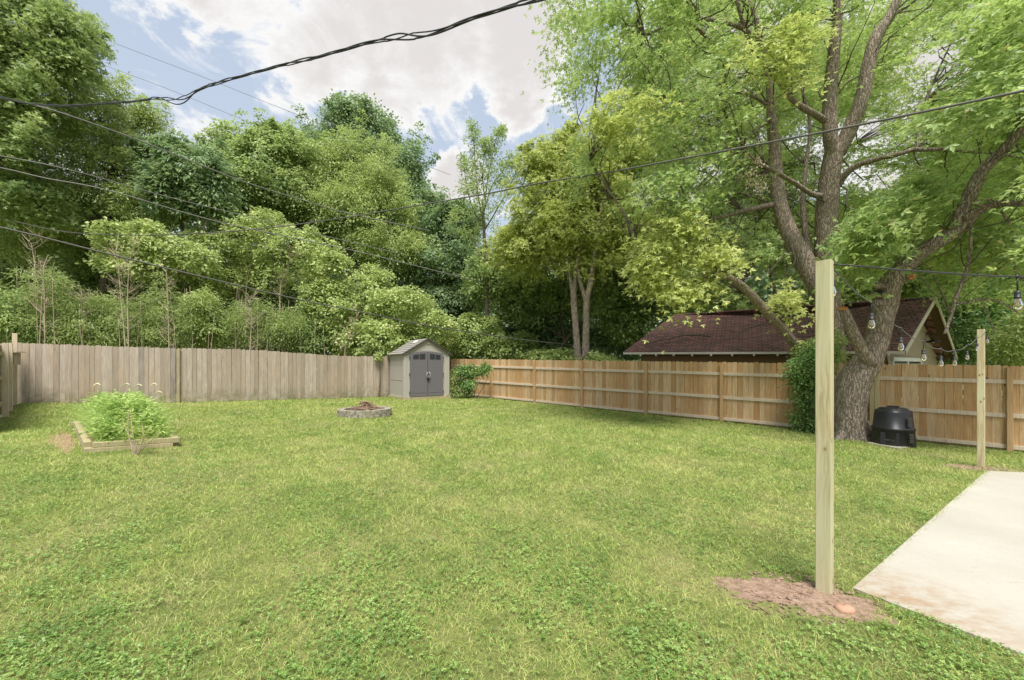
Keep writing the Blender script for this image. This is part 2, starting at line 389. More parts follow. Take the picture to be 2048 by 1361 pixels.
def stonem():
    m, t = base('split_face_block'); p = pos(t); n = t.noise(p, 14, 8, .7); n2 = t.noise(p, 3, 3, .5)
    col = t.ramp(n, [(.3, (.10, .085, .06)), (.5, (.30, .27, .21)), (.7, (.48, .44, .36))])
    col = t.mix(t.ramp(n2, [(.45, 0), (.7, .4)]), col, (.28, .27, .15))
    return finish(m, t, bsdf(t, col, .95, .1, n, .9, .03))
M['stone'] = stonem()
M['ash'] = plain('ash_bed', (.16, .14, .12), .95, .1, var=.5, scale=18, bstr=.6)
M['stick'] = plain('burnt_stick', (.24, .16, .11), .9, .1, var=.6, scale=9)
M['timber'] = wood('mossy_timber', (.32, .27, .14), (.42, .36, .20), (.50, .44, .28), (.25, .26, .10))
M['seed'] = plain('seed_head', (.62, .58, .36), .8, .2, var=.15)
M['blossom'] = plain('dry_seed', (.62, .50, .36), .8, .2, var=.2)

# ------------------------------------------------------------------ foliage
def unit(v): return v / (np.linalg.norm(v, axis=-1, keepdims=True) + 1e-9)
def leaf_cards(C, nrm, tan, L, kind):
    """C (N,3) positions, nrm, tan unit vectors, L lengths -> V, quads"""
    tan = unit(tan - nrm * np.sum(nrm * tan, -1, keepdims=True)); b = np.cross(nrm, tan); L = L[:, None]
    def rh(base_, t, b_, l, wd, fold):
        return np.stack([base_, base_ + t * l * .5 - b_ * l * wd + nrm * l * fold, base_ + t * l, base_ + t * l * .5 + b_ * l * wd + nrm * l * fold], 1)
    if kind == 'maple':
        parts = []
        for ang, s_ in ((-62, .72), (0, 1.0), (62, .72)):
            a = math.radians(ang); t2 = tan * math.cos(a) + b * math.sin(a); b2 = b * math.cos(a) - tan * math.sin(a)
            parts.append(rh(C, t2, b2, L * s_, .21, .05))
        V = np.concatenate(parts, 1); k = 3
    else:
        wd = {'oval': .30, 'narrow': .10, 'round': .45, 'lance': .18}[kind]
        V = rh(C, tan, b, L, wd, .08); k = 1
    return V.reshape(-1, 3), np.arange(len(C) * k * 4).reshape(-1, 4)
def sprays(centres, out, rad, per, L, kind, flat=.35, droop=.35, rn=rng, join=True):
    """leafy sprays: flattened discs of leaves round each centre"""
    n = len(centres); c = np.repeat(centres, per, 0); o = np.repeat(out, per, 0)
    r = np.repeat(np.broadcast_to(rad, (n,)), per)[:, None]
    axis = unit(np.repeat(unit(out * .5 + UP * .9 + rn.normal(0, .35, (n, 3))), per, 0))
    g = rn.normal(0, .5, c.shape); g -= axis * np.sum(g * axis, -1, keepdims=True) * (1 - flat)
    posn = c + g * r; posn[:, 2] -= droop * (np.linalg.norm(g, axis=1) ** 2) * r[:, 0]
    nrm = unit(axis + o * .35 + rn.normal(0, .48, c.shape))
    tan = unit(g + o * .3 + np.array([0, 0, -droop]) + rn.normal(0, .35, c.shape))
    LL = L * rn.uniform(.6, 1.25, len(c))
    return leaf_cards(posn, nrm, tan, LL, kind)
def crown_pts(ells, n, rn=rng, lo=.55, cut=.62):
    """spray centres in the outer part of a union of ellipsoids [(centre, radii)]"""
    vol = np.array([(r[0] * r[1] * r[2]) ** (2 / 3) for _, r in ells]); cnt = np.maximum(3, (vol / vol.sum() * n).astype(int))
    Cs, Os = [], []
    for k, (c, r) in enumerate(ells):
        d = unit(rn.normal(0, 1, (cnt[k], 3))); rr = lo + (1 - lo) * rn.uniform(0, 1, (cnt[k], 1)) ** .7
        rr *= 1 + .16 * rn.normal(0, 1, (cnt[k], 1)) * (rn.uniform(0, 1, (cnt[k], 1)) > .6)
        p = c + d * rr * r; keep = np.ones(len(p), bool)
        for j, (c2, r2) in enumerate(ells):
            if j != k: keep &= np.sum(((p - c2) / r2) ** 2, -1) > cut ** 2
        Cs.append(p[keep]); Os.append(unit(d / np.asarray(r))[keep])
    return np.vstack(Cs), np.vstack(Os)
def ell(px, py, rx, ry, Z, rz=None):
    c = P(px, py, Z); a, b_ = rx / F * Z, ry / F * Z
    return (c, np.array([a, rz if rz else (a + b_) / 2, b_]))
def limb(mb, a, b_, r0, r1, n=6, k=5, wob=.12, sag=0.0, rn=rng):
    a, b_ = np.asarray(a, float), np.asarray(b_, float); L = np.linalg.norm(b_ - a); t = np.linspace(0, 1, k)[:, None]
    pts = a + (b_ - a) * t + rn.normal(0, wob * L * .15, (k, 3)) * np.sin(t * math.pi); pts[:, 2] += sag * L * np.sin(t[:, 0] * math.pi)
    mb.tube(pts, np.linspace(r0, r1, k), n, sub=2, caps=False); return pts
def lumpy(ells, k=9, rn=rng):
    out = []
    for c, r in ells:
        out.append((c, np.asarray(r) * .78))
        for _ in range(k):
            d = unit(rn.normal(0, 1, 3) + np.array([0, -.25, .3])); sc = rn.uniform(.16, .40)
            out.append((c + d * r * rn.uniform(.6, .86), np.asarray(r) * sc * np.array([1, 1, rn.uniform(.7, 1.5)])))
    return out
def sprigs(ells, per=7, rn=rng):
    """leading shoots that stand out of the crown and break its outline"""
    C_, O_ = [], []
    for c, r in ells:
        for _ in range(per):
            d = unit(rn.normal(0, 1, 3) * np.array([1, .8, .7]) + np.array([0, -.2, .55])); L_ = rn.uniform(.25, .6) * min(r)
            for q in range(4):
                C_.append(c + d * r * .88 + (d + np.array([0, 0, .35])) * L_ * q / 3 + rn.normal(0, .06, 3)); O_.append(d)
    return np.array(C_), np.array(O_)
def tree(name, label, cat, ells, base_xy, mat, n_spray, per, L, kind='oval', spray_r=.5, trunk=None, r0=.16, bark='bark_d', group=None,
         flat=.35, droop=.35, lo=.55, twigs=.25, cut=.62, lump=True):
    x, y = base_xy; b0 = np.array([x, y, gz(x)])
    root = empty(name, b0, label, cat, group)
    cs, os_ = crown_pts(lumpy(ells) if lump else ells, int(n_spray * (1.6 if lump else 1)), lo=lo, cut=cut)
    cs = cs + rng.normal(0, .12, cs.shape) * min(np.min(e[1]) for e in ells)
    c2, o2 = sprigs(ells); nmain = len(cs); cs = np.vstack([cs, c2]); os_ = np.vstack([os_, o2])
    rads = spray_r * rng.uniform(.6, 1.35, len(cs)); rads[nmain:] *= .5
    keep = cs[:, 2] > gz(cs[:, 0]) + .15; cs, os_, rads = cs[keep], os_[keep], rads[keep]
    V, Q = sprays(cs, os_, rads, int(per * 1.15), L * .88, kind, flat, droop)
    mk('crown', V, [Q], M[mat], root)
    mb = MB(); cen = np.mean([e[0] for e in ells], 0); top = max(ells, key=lambda e: e[0][2])[0]
    if trunk is None: trunk = [b0 - UP * .1, b0 * .6 + np.array([cen[0], cen[1], cen[2]]) * .4, top]
    trunk = np.array(trunk, float); k = len(trunk)
    mb.tube(trunk, np.linspace(r0, r0 * .3, k), 10, .06, 5)
    tp, _ = smooth_path(trunk, np.ones(k), 5)
    for c, r in ells:
        lowers = tp[tp[:, 2] < c[2] + .2]; lowers = lowers if len(lowers) else tp[:2]
        a = lowers[np.argmin(np.linalg.norm(lowers - c, axis=1) + rng.uniform(0, .6, len(lowers)))]
        pts = limb(mb, a, c, r0 * .4, r0 * .14, wob=.5, sag=.05)
        near = cs[np.sum(((cs - c) / r) ** 2, -1) < 1.3]
        m_ = int(min(40, len(near) * twigs))
        if m_:
            for q in near[rng.choice(len(near), m_, replace=False)]: limb(mb, pts[rng.integers(len(pts) // 2, len(pts))], q, r0 * .11, .008, 4, 4, .4)
    mb.build('trunk', M[bark], root, True)
    return root

# ------------------------------------------------------------------ ground
def inpoly(x, y, poly):
    x = np.asarray(x); y = np.asarray(y); ins = np.zeros(x.shape, bool); n = len(poly)
    for i in range(n):
        x1, y1 = poly[i]; x2, y2 = poly[(i + 1) % n]
        if y1 == y2: continue
        c = ((y1 > y) != (y2 > y)) & (x < (x2 - x1) * (y - y1) / (y2 - y1) + x1); ins ^= c
    return ins
def ground():
    xs = np.concatenate([[-260, -120, -60, -35], np.linspace(-22, 24, 47), [40, 70, 130, 260]])
    ys = np.concatenate([[-200, -60, -20], np.linspace(-6, 30, 37), [45, 70, 120, 220, 420]])
    X, Y = np.meshgrid(xs, ys, indexing='ij')
    Z = gz(X) * np.where(np.abs(X) > 60, 60 / np.maximum(np.abs(X), 1), 1)
    V = np.stack([X, Y, Z], -1).reshape(-1, 3); m = len(ys)
    i, j = np.meshgrid(np.arange(len(xs) - 1), np.arange(m - 1), indexing='ij')
    q = np.stack([i * m + j, (i + 1) * m + j, (i + 1) * m + j + 1, i * m + j + 1], -1).reshape(-1, 4)
    tag(mk('ground', V, [q], M['soil'], smooth=True), kind='structure')
ground()
PATIO = [(2.42, 2.84), (4.76, -1.03), (12.5, -1.6), (13.0, 5.2), (8.37, 6.54), (7.80, 6.58)]
mb = MB()
top = [np.array([x, y, gz(x) + .016]) for x, y in PATIO]
mb.prism([p - UP * .12 for p in top], UP * .12)
tag(mb.build('patio', M['concrete']), kind='structure')

# fence lines
def FX(Z): return 6.39 - (Z - 12.2) * 1.131
LF = [(-14.9, 12.0), (-11.25, 13.4), (-5.55, 17.85), (-3.4, 20.75)]
SF = [(-14.9, 12.0), (-12.05, 9.55), (-9.6, 7.35)]
FN = np.array([-.662, -.749, 0])            # toward the yard
def picket(mb, p, d, nrm, w_, h, t=.016, z0=.03, dog=.028, lean=0.0):
    d = np.asarray(d, float); nrm = np.asarray(nrm, float)
    pr = [(-w_ / 2, z0), (w_ / 2, z0), (w_ / 2, h - dog), (w_ / 2 - dog * .8, h), (-w_ / 2 + dog * .8, h), (-w_ / 2, h - dog)]
    mb.prism([p + d * (a + lean * b_) + UP * b_ for a, b_ in pr], nrm * t)

def cedar_fence(name, zs, label, tops=None):
    z0 = zs[0]; root = empty(name, (FX(zs[-1]), zs[-1], gz(FX(zs[-1]))), label, 'fence')
    for a, b_ in zip(zs[:-1], zs[1:]):
        A = np.array([FX(a), a, 0]); B = np.array([FX(b_), b_, 0]); L = np.linalg.norm(B - A); d = (B - A) / L
        mb = MB(); s = .0
        while s < L - .02:
            w_ = min(.14 + R.uniform(-.002, .002), L - s)
            p = A + d * (s + w_ / 2); p[2] = gz(p[0])
            picket(mb, p - FN * (.052 + R.uniform(-.001, .002)), d, -FN, w_ - R.choice([.003, .005, .009]), 1.83 + R.uniform(-.012, .012), lean=R.uniform(-.003, .003))
            s += w_ + .001
        mb.build('panel', M['cedar'], root)
        for h0, h1 in ((.05, .135), (.71, .80), (1.43, 1.52)):
            mb = MB(); A2 = A + d * .045; B2 = B - d * .045; j = R.uniform(-.008, .008)
            A2[2] = gz(A2[0]) + (h0 + h1) / 2 + j; B2[2] = gz(B2[0]) + (h0 + h1) / 2 + j
            mb.bbox((A2 + B2) / 2 - FN * .032, FN * .019, UP * (h1 - h0) / 2, (B2 - A2) / 2, .004); mb.build('rail', M['rail'], root)
    for k, a in enumerate(zs):
        if tops and tops[k] is None: continue
        h = 1.78 if not tops else tops[k]
        p = np.array([FX(a), a, gz(FX(a)) + h / 2 - .03]) - FN * .005
        mb = MB(); mb.bbox(p, np.array([.749, -.662, 0]) * .045, FN * .045, UP * (h / 2 + .03), .006); mb.build('post', M['cpost'], root)
    return root
cedar_fence('wooden_fence', [20.6, 18.7, 17.0, 15.46, 13.77, 12.2, 10.6], 'orange cedar fence with three rails running from the resin shed to the maple trees')
cedar_fence('wooden_fence', [10.58, 9.96, 8.5, 6.95, 5.4], 'orange cedar fence behind the black compost bin and the far light post', tops=[None, 1.7, 1.78, 1.78, 1.78])
# a doubled, paler gate-like post beside the trunk
mb = MB()
for k, off in enumerate((-.02, .075)):
    a = 9.93 - off * .662; p = np.array([FX(9.93) + off * .749, a, gz(FX(9.93)) + .80]) + FN * .10
    mb.bbox(p, np.array([.749, -.662, 0]) * .045, FN * .04, UP * .85, .006)
pp = mb.build('fence_post', M['newpost'], origin=(FX(9.93), 9.93, gz(FX(9.93))))
tag(pp, 'pale doubled fence post standing between leaning maple trunk and compost bin', 'post')

def grey_fence():
    root = empty('wooden_fence', (-11.25, 13.4, gz(-11.25)), 'weathered grey wooden fence running behind the raised bed up to the resin shed', 'fence')
    for k, (a, b_) in enumerate(zip(LF[:-1], LF[1:])):
        A = np.array([*a, 0.]); B = np.array([*b_, 0.]); L = np.linalg.norm(B - A); d = (B - A) / L; nr = np.array([d[1], -d[0], 0])
        s = 0; mb = MB(); mbd = MB()
        while s < L - .03:
            w_ = min(R.choice([.14, .14, .14, .15, .12]), L - s); p = A + d * (s + w_ / 2); p[2] = gz(p[0])
            dark = (k == 0 and s > L - .26) or (k == 0 and abs(s - (L - .92)) < .07)
            h = 1.83 + R.uniform(-.012, .012) + (.05 * math.sin(s * .9) if k else 0)
            picket(mbd if dark else mb, p + nr * (.0 + R.uniform(-.003, .004)), d, -nr, w_ - R.choice([.003, .004, .007]), h, lean=R.uniform(-.004, .004), z0=.02)
            s += w_ + .001
        mb.build('panel', M['grey'], root)
        if k == 0: tag(mbd.build('panel', M['greydark'], root), 'dark water-stained boards')
        for h0 in (.3, 1.5):
            mb = MB(); A2 = A.copy(); B2 = B.copy(); A2[2] = gz(A[0]) + h0; B2[2] = gz(B[0]) + h0
            mb.bbox((A2 + B2) / 2 - nr * .04, nr * .019, UP * .045, (B2 - A2) / 2 - d * .05, .004); mb.build('rail', M['grey'], root)
    p = np.array([-11.17, 13.41, gz(-11.2) + .9]); mb = MB(); mb.bbox(p, (.03, .012, 0), (-.012, .03, 0), UP * .92, .005); mb.build('post', M['timber'], root)
    return root
grey_fence()
def side_fence():
    root = empty('wooden_fence', (-12.05, 9.55, gz(-12.05)), 'pale boarded side fence at the far left with orange posts and a birdhouse', 'fence')
    A = np.array([*SF[0], 0.]); B = np.array([*SF[-1], 0.]); L = np.linalg.norm(B - A); d = (B - A) / L; nr = np.array([-d[1], d[0], 0])
    if nr[0] < 0: nr = -nr
    s = .25; mb = MB()
    while s < L:
        p = A + d * s - nr * .06; p[2] = gz(p[0]); picket(mb, p, d, -nr, .136, 1.72 + R.uniform(-.02, .02), lean=R.uniform(-.004, .004)); s += .142
    mb.build('panel', M['grey'], root)
    for h0 in (.35, .95, 1.5):
        mb = MB(); a2, b2 = A + d * .3, B.copy(); a2[2] = gz(a2[0]) + h0; b2[2] = gz(b2[0]) + h0
        mb.bbox((a2 + b2) / 2 - nr * .03, nr * .019, UP * .045, (b2 - a2) / 2, .004); mb.build('rail', M['grey'], root)
    for px, zt, hh in ((-14.55, 0, 2.1), (-13.1, 0, 1.78), (-12.05, 0, 1.75), (-9.8, 0, 1.75)):
        t = (px - A[0]) / d[0]; p = A + d * t; p[2] = gz(p[0]) + hh / 2
        mb = MB(); mb.bbox(p + nr * .01, d * .05, nr * .05, UP * hh / 2, .006); mb.build('post', M['rail'], root)
side_fence()
bh = empty('birdhouse', P(24, 718, 11.3), 'small pale grey birdhouse with flat roof hung on the left side fence post', 'birdhouse')
c = P(24, 718, 11.3); mb = MB(); mb.box(c, (.12, 0.03, 0), (-.03, .10, 0), (0, 0, .17)); mb.build('box', M['grey'], bh)
mb = MB(); mb.box(c + UP * .19, (.20, .05, 0), (-.04, .14, 0), (0, 0, .012)); mb.build('roof', M['rail'], bh)
mb = MB(); mb.lathe(c + np.array([.028, -.105, .05]), [(.001, 0), (.02, 0), (.02, .006), (.001, .006)], 14, (.24, -.97, 0)); mb.build('entrance_hole', M['blk'], bh)

# ------------------------------------------------------------------ resin shed
def shed():
    u = np.array([.8, .6, 0]); v = np.array([-.6, .8, 0]); n = -v; W_, D = 2.07, 1.63
    O = np.array([-4.45, 16.5, 0]); z0 = .235; ze = 2.07; zp = 2.68; Q = lambda s, dd, z: O + u * s + v * dd + UP * z
    root = empty('garden_shed', Q(W_ / 2, D / 2, .1), 'beige resin garden shed with charcoal double doors in the fence corner', 'shed')
    mb = MB(); c = Q(W_ / 2, D / 2, .15); mb.box(c, u * (W_ / 2 + .06), v * (D / 2 + .05), UP * .085); mb.build('base', M['timber'], root)
    mb = MB(); mb.prism([Q(0, 0, z0), Q(W_, 0, z0), Q(W_, 0, ze), Q(W_ / 2, 0, zp), Q(0, 0, ze)], v * D)
    mb.box(Q(W_ / 2, D / 2, z0 + .02), u * (W_ / 2 + .02), v * (D / 2 + .02), UP * .03)
    for h in (.95, 1.6): mb.box(Q(-.003, D / 2, h), u * .006, v * (D / 2 - .05), UP * .006)
    for s in (.04, W_ - .04): mb.box(Q(s, -.012, (z0 + ze) / 2 - .03), u * .045, n * .014, UP * ((ze - z0) / 2 - .06))
    mb.box(Q(-.012, .05, (z0 + ze) / 2), u * .014, v * .045, UP * ((ze - z0) / 2 - .02))
    mb.box(Q(W_ / 2 + .05, -.012, zp - .20), u * .10, n * .014, UP * .01); mb.box(Q(W_ / 2 + .05, -.012, zp - .17), u * .05, n * .014, UP * .012)
    mb.build('wall', M['shedwall'], root)
    rf = MB()
    for side in (0, 1):
        e0 = Q(-.09 if side == 0 else W_ + .09, 0, ze - .055); r0 = Q(W_ / 2, 0, zp + .02); sl = r0 - e0; nn = np.cross(sl, v) if side == 0 else np.cross(v, sl)
        nn = unit(nn); nn = nn if nn[2] > 0 else -nn
        for k in range(7):
            a = e0 + sl * (k / 7 - .012); b_ = e0 + sl * ((k + 1) / 7)
            th = [a - v * .07, a + v * (D + .07), b_ + v * (D + .07), b_ - v * .07]
            lo = .0; rf.add([th[0] + nn * .05, th[1] + nn * .05, th[2] + nn * .026, th[3] + nn * .026, th[0], th[1], th[2], th[3]],
                   [[[0, 1, 2, 3], [4, 7, 6, 5], [0, 4, 5, 1], [3, 2, 6, 7], [0, 3, 7, 4], [1, 5, 6, 2]]])
    roof = rf.build('roof', M['shedroof'], root)
    mb = MB(); e0 = Q(-.09, 0, ze - .055); sl = Q(W_ / 2, 0, zp + .02) - e0; nn = unit(np.cross(sl, v)); nn = nn if nn[2] > 0 else -nn
    mb.box(e0 + sl * .80 + v * D * .42 + nn * .052, unit(sl) * .10, v * .13, nn * .012); mb.build('skylight', M['skylight'], roof)
    mb = MB()
    for side in (0, 1):
        e0 = Q(-.10 if side == 0 else W_ + .10, -.082, ze - .06); r0 = Q(W_ / 2, -.082, zp + .015); dd = unit(r0 - e0); mb.box((e0 + r0) / 2 + UP * .012, (r0 - e0) / 2, n * .012, np.cross(dd, n) * .028)
    mb.build('roof_trim', M['shedtrim'], root)
    zb, zt, zc = z0 + .03, 2.06, 2.17
    for side, (s0, s1) in enumerate(((.239, 1.015), (1.043, 1.755))):
        m_ = 8; ss = np.linspace(s0, s1, m_); mid = 1.029; tops = [zc - (zc - zt) * ((s - mid) / .79) ** 2 for s in ss]
        mb = MB(); mb.prism([Q(s0, -.02, zb), Q(s1, -.02, zb)] + [Q(s, -.02, z) for s, z in list(zip(ss, tops))[::-1]], n * .035)
        mb.box(Q((s0 + s1) / 2, -.058, .42), u * (s1 - s0 - .14) / 2, n * .004, UP * .012)
        door = mb.build('door', M['sheddoor'], root)
        wa, wb = (s0 + .13, s1 - .10) if side == 0 else (s0 + .08, s1 - .13)
        for k in range(2):
            a = wa + (wb - wa) * (k * .53); b_ = wa + (wb - wa) * (k * .53 + .47)
            ta, tb = [zc - (zc - zt) * ((x - mid) / .79) ** 2 - .10 for x in (a, b_)]
            mb = MB(); mb.prism([Q(a, -.056, 1.83), Q(b_, -.056, 1.83), Q(b_, -.056, tb - .0), Q(a, -.056, ta)], n * .006); wdw = mb.build('window', M['glass_dark'], door)
            mb = MB()
            for g in np.linspace(a + .04, b_ - .04, 3): mb.box(Q(g, -.066, (1.83 + (ta + tb) / 2) / 2), u * .004, n * .003, UP * ((ta + tb) / 2 - 1.83) * .5)
            mb.build('muntin', M['shedtrim'], wdw)
        hx = s1 - .035 if side == 0 else s0 + .035
        mb = MB(); sg = -1 if side == 0 else 1
        mb.tube([Q(hx, -.055, 1.28), Q(hx + sg * .015, -.12, 1.25), Q(hx + sg * .03, -.13, 1.16), Q(hx + sg * .015, -.12, 1.07), Q(hx, -.055, 1.04)], .014, 8, sub=4); mb.build('handle', M['chrome'], door, True)
        for hz in (.42, 1.18, 1.90):
            mb = MB(); mb.box(Q(s0 - .012 if side == 0 else s1 + .012, -.045, hz), u * .016, n * .022, UP * .055); mb.build('hinge', M['shedtrim'], door)
    mb = MB(); mb.box(Q(1.029, -.04, 1.22), u * .012, n * .012, UP * .93); mb.build('door_seam', M['shedtrim'], root)
    mb = MB(); mb.box(Q(1.03, -.09, 1.0), u * .05, n * .02, UP * .025); mb.box(Q(1.06, -.09, .955), u * .022, n * .018, UP * .03)
    mb.build('padlock', M['blk'], root)
shed()

# ------------------------------------------------------------------ garage behind the cedar fence
def garage():
    L1 = P(1246, 704.5, 16.0); R1 = P(1809, 701.5, 11.8); RP = P(1871, 593.5, 13.2); RM = P(1590, 627, 15.9); LP = P(1349, 629, 18.4); R2 = P(1914, 716, 15.0)
    L2 = LP + (LP - L1) * np.array([1, 1, 1]); L2[2] = L1[2]
    root = empty('garage', (R1[0], R1[1], gz(R1[0])), 'brown garage with maroon shingle roof and tan gable behind the cedar fence', 'garage')
    u = unit(L1 - R1); sl = LP - L1; vdir = unit(RP - R1); vdir = unit(vdir - u * np.dot(u, vdir)); nn = unit(np.cross(u, vdir)); nn = nn if nn[2] > 0 else -nn
    M['shingle'] = shingles(*u, *vdir)
    mid = R1 + (L1 - R1) * .5
    mb = MB(); th = -nn * .06
    def slab(a, b_, c, d): # thick skin
        n2 = unit(np.cross(b_ - a, d - a)); n2 = n2 if n2[2] > 0 else -n2
        V = [a, b_, c, d, a - n2 * .05, b_ - n2 * .05, c - n2 * .05, d - n2 * .05]
        mb.add(V, [[[0, 1, 2, 3], [4, 7, 6, 5], [0, 4, 5, 1], [1, 5, 6, 2], [2, 6, 7, 3], [3, 7, 4, 0]]])
    # near slope: slightly sagging old roof laid as a fine grid
    m_, k_ = 24, 8; gV = []
    for i in range(m_ + 1):
        t = i / m_; lo = R1 + (L1 - R1) * t; hi = (RP + (RM - RP) * (t / .62)) if t < .62 else (RM + (LP - RM) * ((t - .62) / .38))
        for j in range(k_ + 1):
            s = j / k_; p = lo + (hi - lo) * s - UP * .05 * math.sin(s * math.pi) * math.sin(t * math.pi); gV.append(p)
    gV = np.array(gV); i, j = np.meshgrid(np.arange(m_), np.arange(k_), indexing='ij'); w_ = k_ + 1
    q = np.stack([i * w_ + j, (i + 1) * w_ + j, (i + 1) * w_ + j + 1, i * w_ + j + 1], -1).reshape(-1, 4)
    N = len(gV); mb.add(np.vstack([gV, gV - nn * .05]), [q, q[:, ::-1] + N])
    slab(RP, R2, L2, LP)
    mb.build('roof', M['shingle'], root)
    mb = MB(); a, b_ = R1 - UP * .045, L1 - UP * .045; mb.box((a + b_) / 2 + np.array([.0, -.012, -.01]), (b_ - a) / 2, unit(np.array([-u[1], u[0], 0])) * .012, UP * .04)
    mb.build('fascia', M['trim'], root)
    gd = unit((R2 - R1) * np.array([1, 1, 0])); out = np.array([gd[1], -gd[0], 0])      # gable wall direction, outward normal
    if np.dot(out, u) > 0: out = -out
    # rakes
    for k, (a, b_) in enumerate(((R1, RP), (RP, R2))):
        mb = MB(); dd = unit(b_ - a); up2 = unit(np.cross(dd, out)); up2 = up2 if up2[2] > 0 else -up2
        mb.box((a + b_) / 2 - up2 * .06 + out * .012, (b_ - a) / 2, out * .014, up2 * .065); mb.build('rake_board', M['trim'], root)
    # walls set in from the eaves
    inn = unit(np.array([-u[1], u[0], 0])); inn = inn if inn[1] > 0 else -inn; ov = .38; g = -out
    wallz = R1[2] - .02
    def w3(p, z): return np.array([p[0], p[1], z])
    A = R1 + gd * ov + g * .50; B = L1 + gd * ov - u * .45; C = R2 - gd * .35 + g * .50; Dp = L2 - gd * .6 - u * .45
    PK = w3(RP + g * .50, RP[2] - .14)
    ht = lambda s: 0
    zA = R1[2] + (RP[2] - R1[2]) * .10
    mb = MB()
    def wallq(a, b_, z1, z2): mb.add([w3(a, gz(a[0]) - .1), w3(b_, gz(b_[0]) - .1), w3(b_, z2), w3(a, z1)], [[[0, 1, 2, 3]]])
    wallq(B, A, zA, zA); wallq(C, Dp, zA - .1, zA - .1); wallq(Dp, B, zA - .1, zA)
    # lap boards along the eave wall
    nrm = -inn; Lw = np.linalg.norm((A - B)[:2]); dirw = unit((A - B) * np.array([1, 1, 0]))
    for k in range(14):
        z = zA - .08 - k * .2
        if z < -.2: break
        c = w3((A + B) / 2, z) + nrm * .012; mb.box(c, dirw * Lw / 2, nrm * .012, UP * .094)
    mb.build('wall', M['gwall'], root)
    mb = MB(); mb.add([w3(A, gz(A[0]) - .1), w3(C, gz(C[0]) - .1), w3(C, zA - .1), PK, w3(A, zA)], [[[0, 1, 2, 3, 4]]])
    # horizontal siding courses on the gable
    def edge(z):
        ta = np.clip((z - zA) / (PK[2] - zA), 0, 1); tc = np.clip((z - zA + .1) / (PK[2] - zA + .1), 0, 1)
        return w3(A + (PK - A) * ta, z), w3(C + (PK - C) * tc, z)
    z = PK[2] - .05
    while z > .0:
        a, c = edge(z); a2, c2 = edge(z - .285)
        a2 = a2 if a2[2] < zA else a2
        mb.add([a + out * .004, c + out * .004, c2 + out * .045, a2 + out * .045, a2, c2], [[[0, 1, 2, 3], [3, 2, 5, 4]]]); z -= .295
    mb.build('gable_wall', M['gable'], root)
    # soffit boards under the rakes
    mb = MB()
    for a, b_ in ((R1, RP), (RP, R2)):
        mb.add([a - UP * .09, b_ - UP * .09, b_ - UP * .09 + g * .52, a - UP * .09 + g * .52], [[[0, 1, 2, 3]]])
    mb.build('soffit', M['soffit'], root)
    # rafter tails
    for px in (1281, 1312, 1347, 1384, 1422, 1464, 1508, 1555, 1605, 1660, 1720, 1777):
        t = (px - 1246) / (1809 - 1246); zz = 1 / ((1 - t) / L1[1] + t / R1[1]); x = (px - CX) / F * zz
        c = np.array([x, zz, R1[2] + (L1[2] - R1[2]) * ((x - R1[0]) / (L1[0] - R1[0])) - .115]) + inn * .14
        mb = MB(); mb.box(c, dirw * .028, inn * .16, UP * .045); mb.build('rafter_tail', M['trim'], root)
    # window under the gable
    a = A + gd * .5; z1 = P(1805, 708, A[1])[2]
    c0 = w3(A + gd * .35, 0); mb = MB(); Lr = 2.9; cz = 1.75
    fr = w3(A + gd * (.35 + Lr / 2), cz) + out * .05
    mb.box(fr, gd * Lr / 2, out * .03, UP * .06)
    for s in (-Lr / 2, 0, Lr / 2): mb.box(fr + gd * s - UP * .66, gd * .05, out * .028, UP * .60)
    mb.box(fr - UP * 1.3, gd * Lr / 2, out * .028, UP * .05); wn_ = mb.build('window', M['white'], root)
    mb = MB(); mb.box(fr - UP * .66 - out * .02, gd * Lr / 2, out * .01, UP * .6); mb.build('pane', M['glass_dark'], wn_)
    return w3(A, 0), gd, out
GA, GD, GO = garage()
# barn lamp on the gable
def barn_lamp():
    Zl = GA[1] + .9; base_ = P(1847, 672, 12.9) 
    # put it on the gable wall plane
    d = np.array([(1848 - CX) / F, 1, 0]); t = np.dot(GA - 0, GO) / np.dot(d, GO); Zw = t; b_ = P(1848, 678, Zw) + GO * .04
    root = empty('barn_lamp', b_, 'black gooseneck barn lamp on the tan garage gable', 'lamp')
    mb = MB(); mb.lathe(b_, [(.001, 0), (.05, 0), (.05, .02), (.001, .02)], 14, GO); mb.build('wall_plate', M['blk'], root)
    s = P(1866, 683, Zw - .35)
    mb = MB(); mb.tube([b_, b_ + UP * .16 + GO * .03, b_ * .5 + s * .5 + UP * .32, s + UP * .26, s + UP * .10], .013, 8, sub=5); mb.build('arm', M['blk'], root, True)
    mb = MB(); mb.lathe(s, [(.03, .11), (.045, .08), (.06, .04), (.16, .015), (.20, -.035), (.19, -.04), (.15, .0), (.03, .03)], 28); mb.build('lamp_shade', M['blk'], root, True)
    mb = MB(); mb.lathe(s, [(.001, -.06), (.03, -.055), (.035, -.02), (.02, .02)], 14); mb.build('bulb', M['white'], root, True)
barn_lamp()
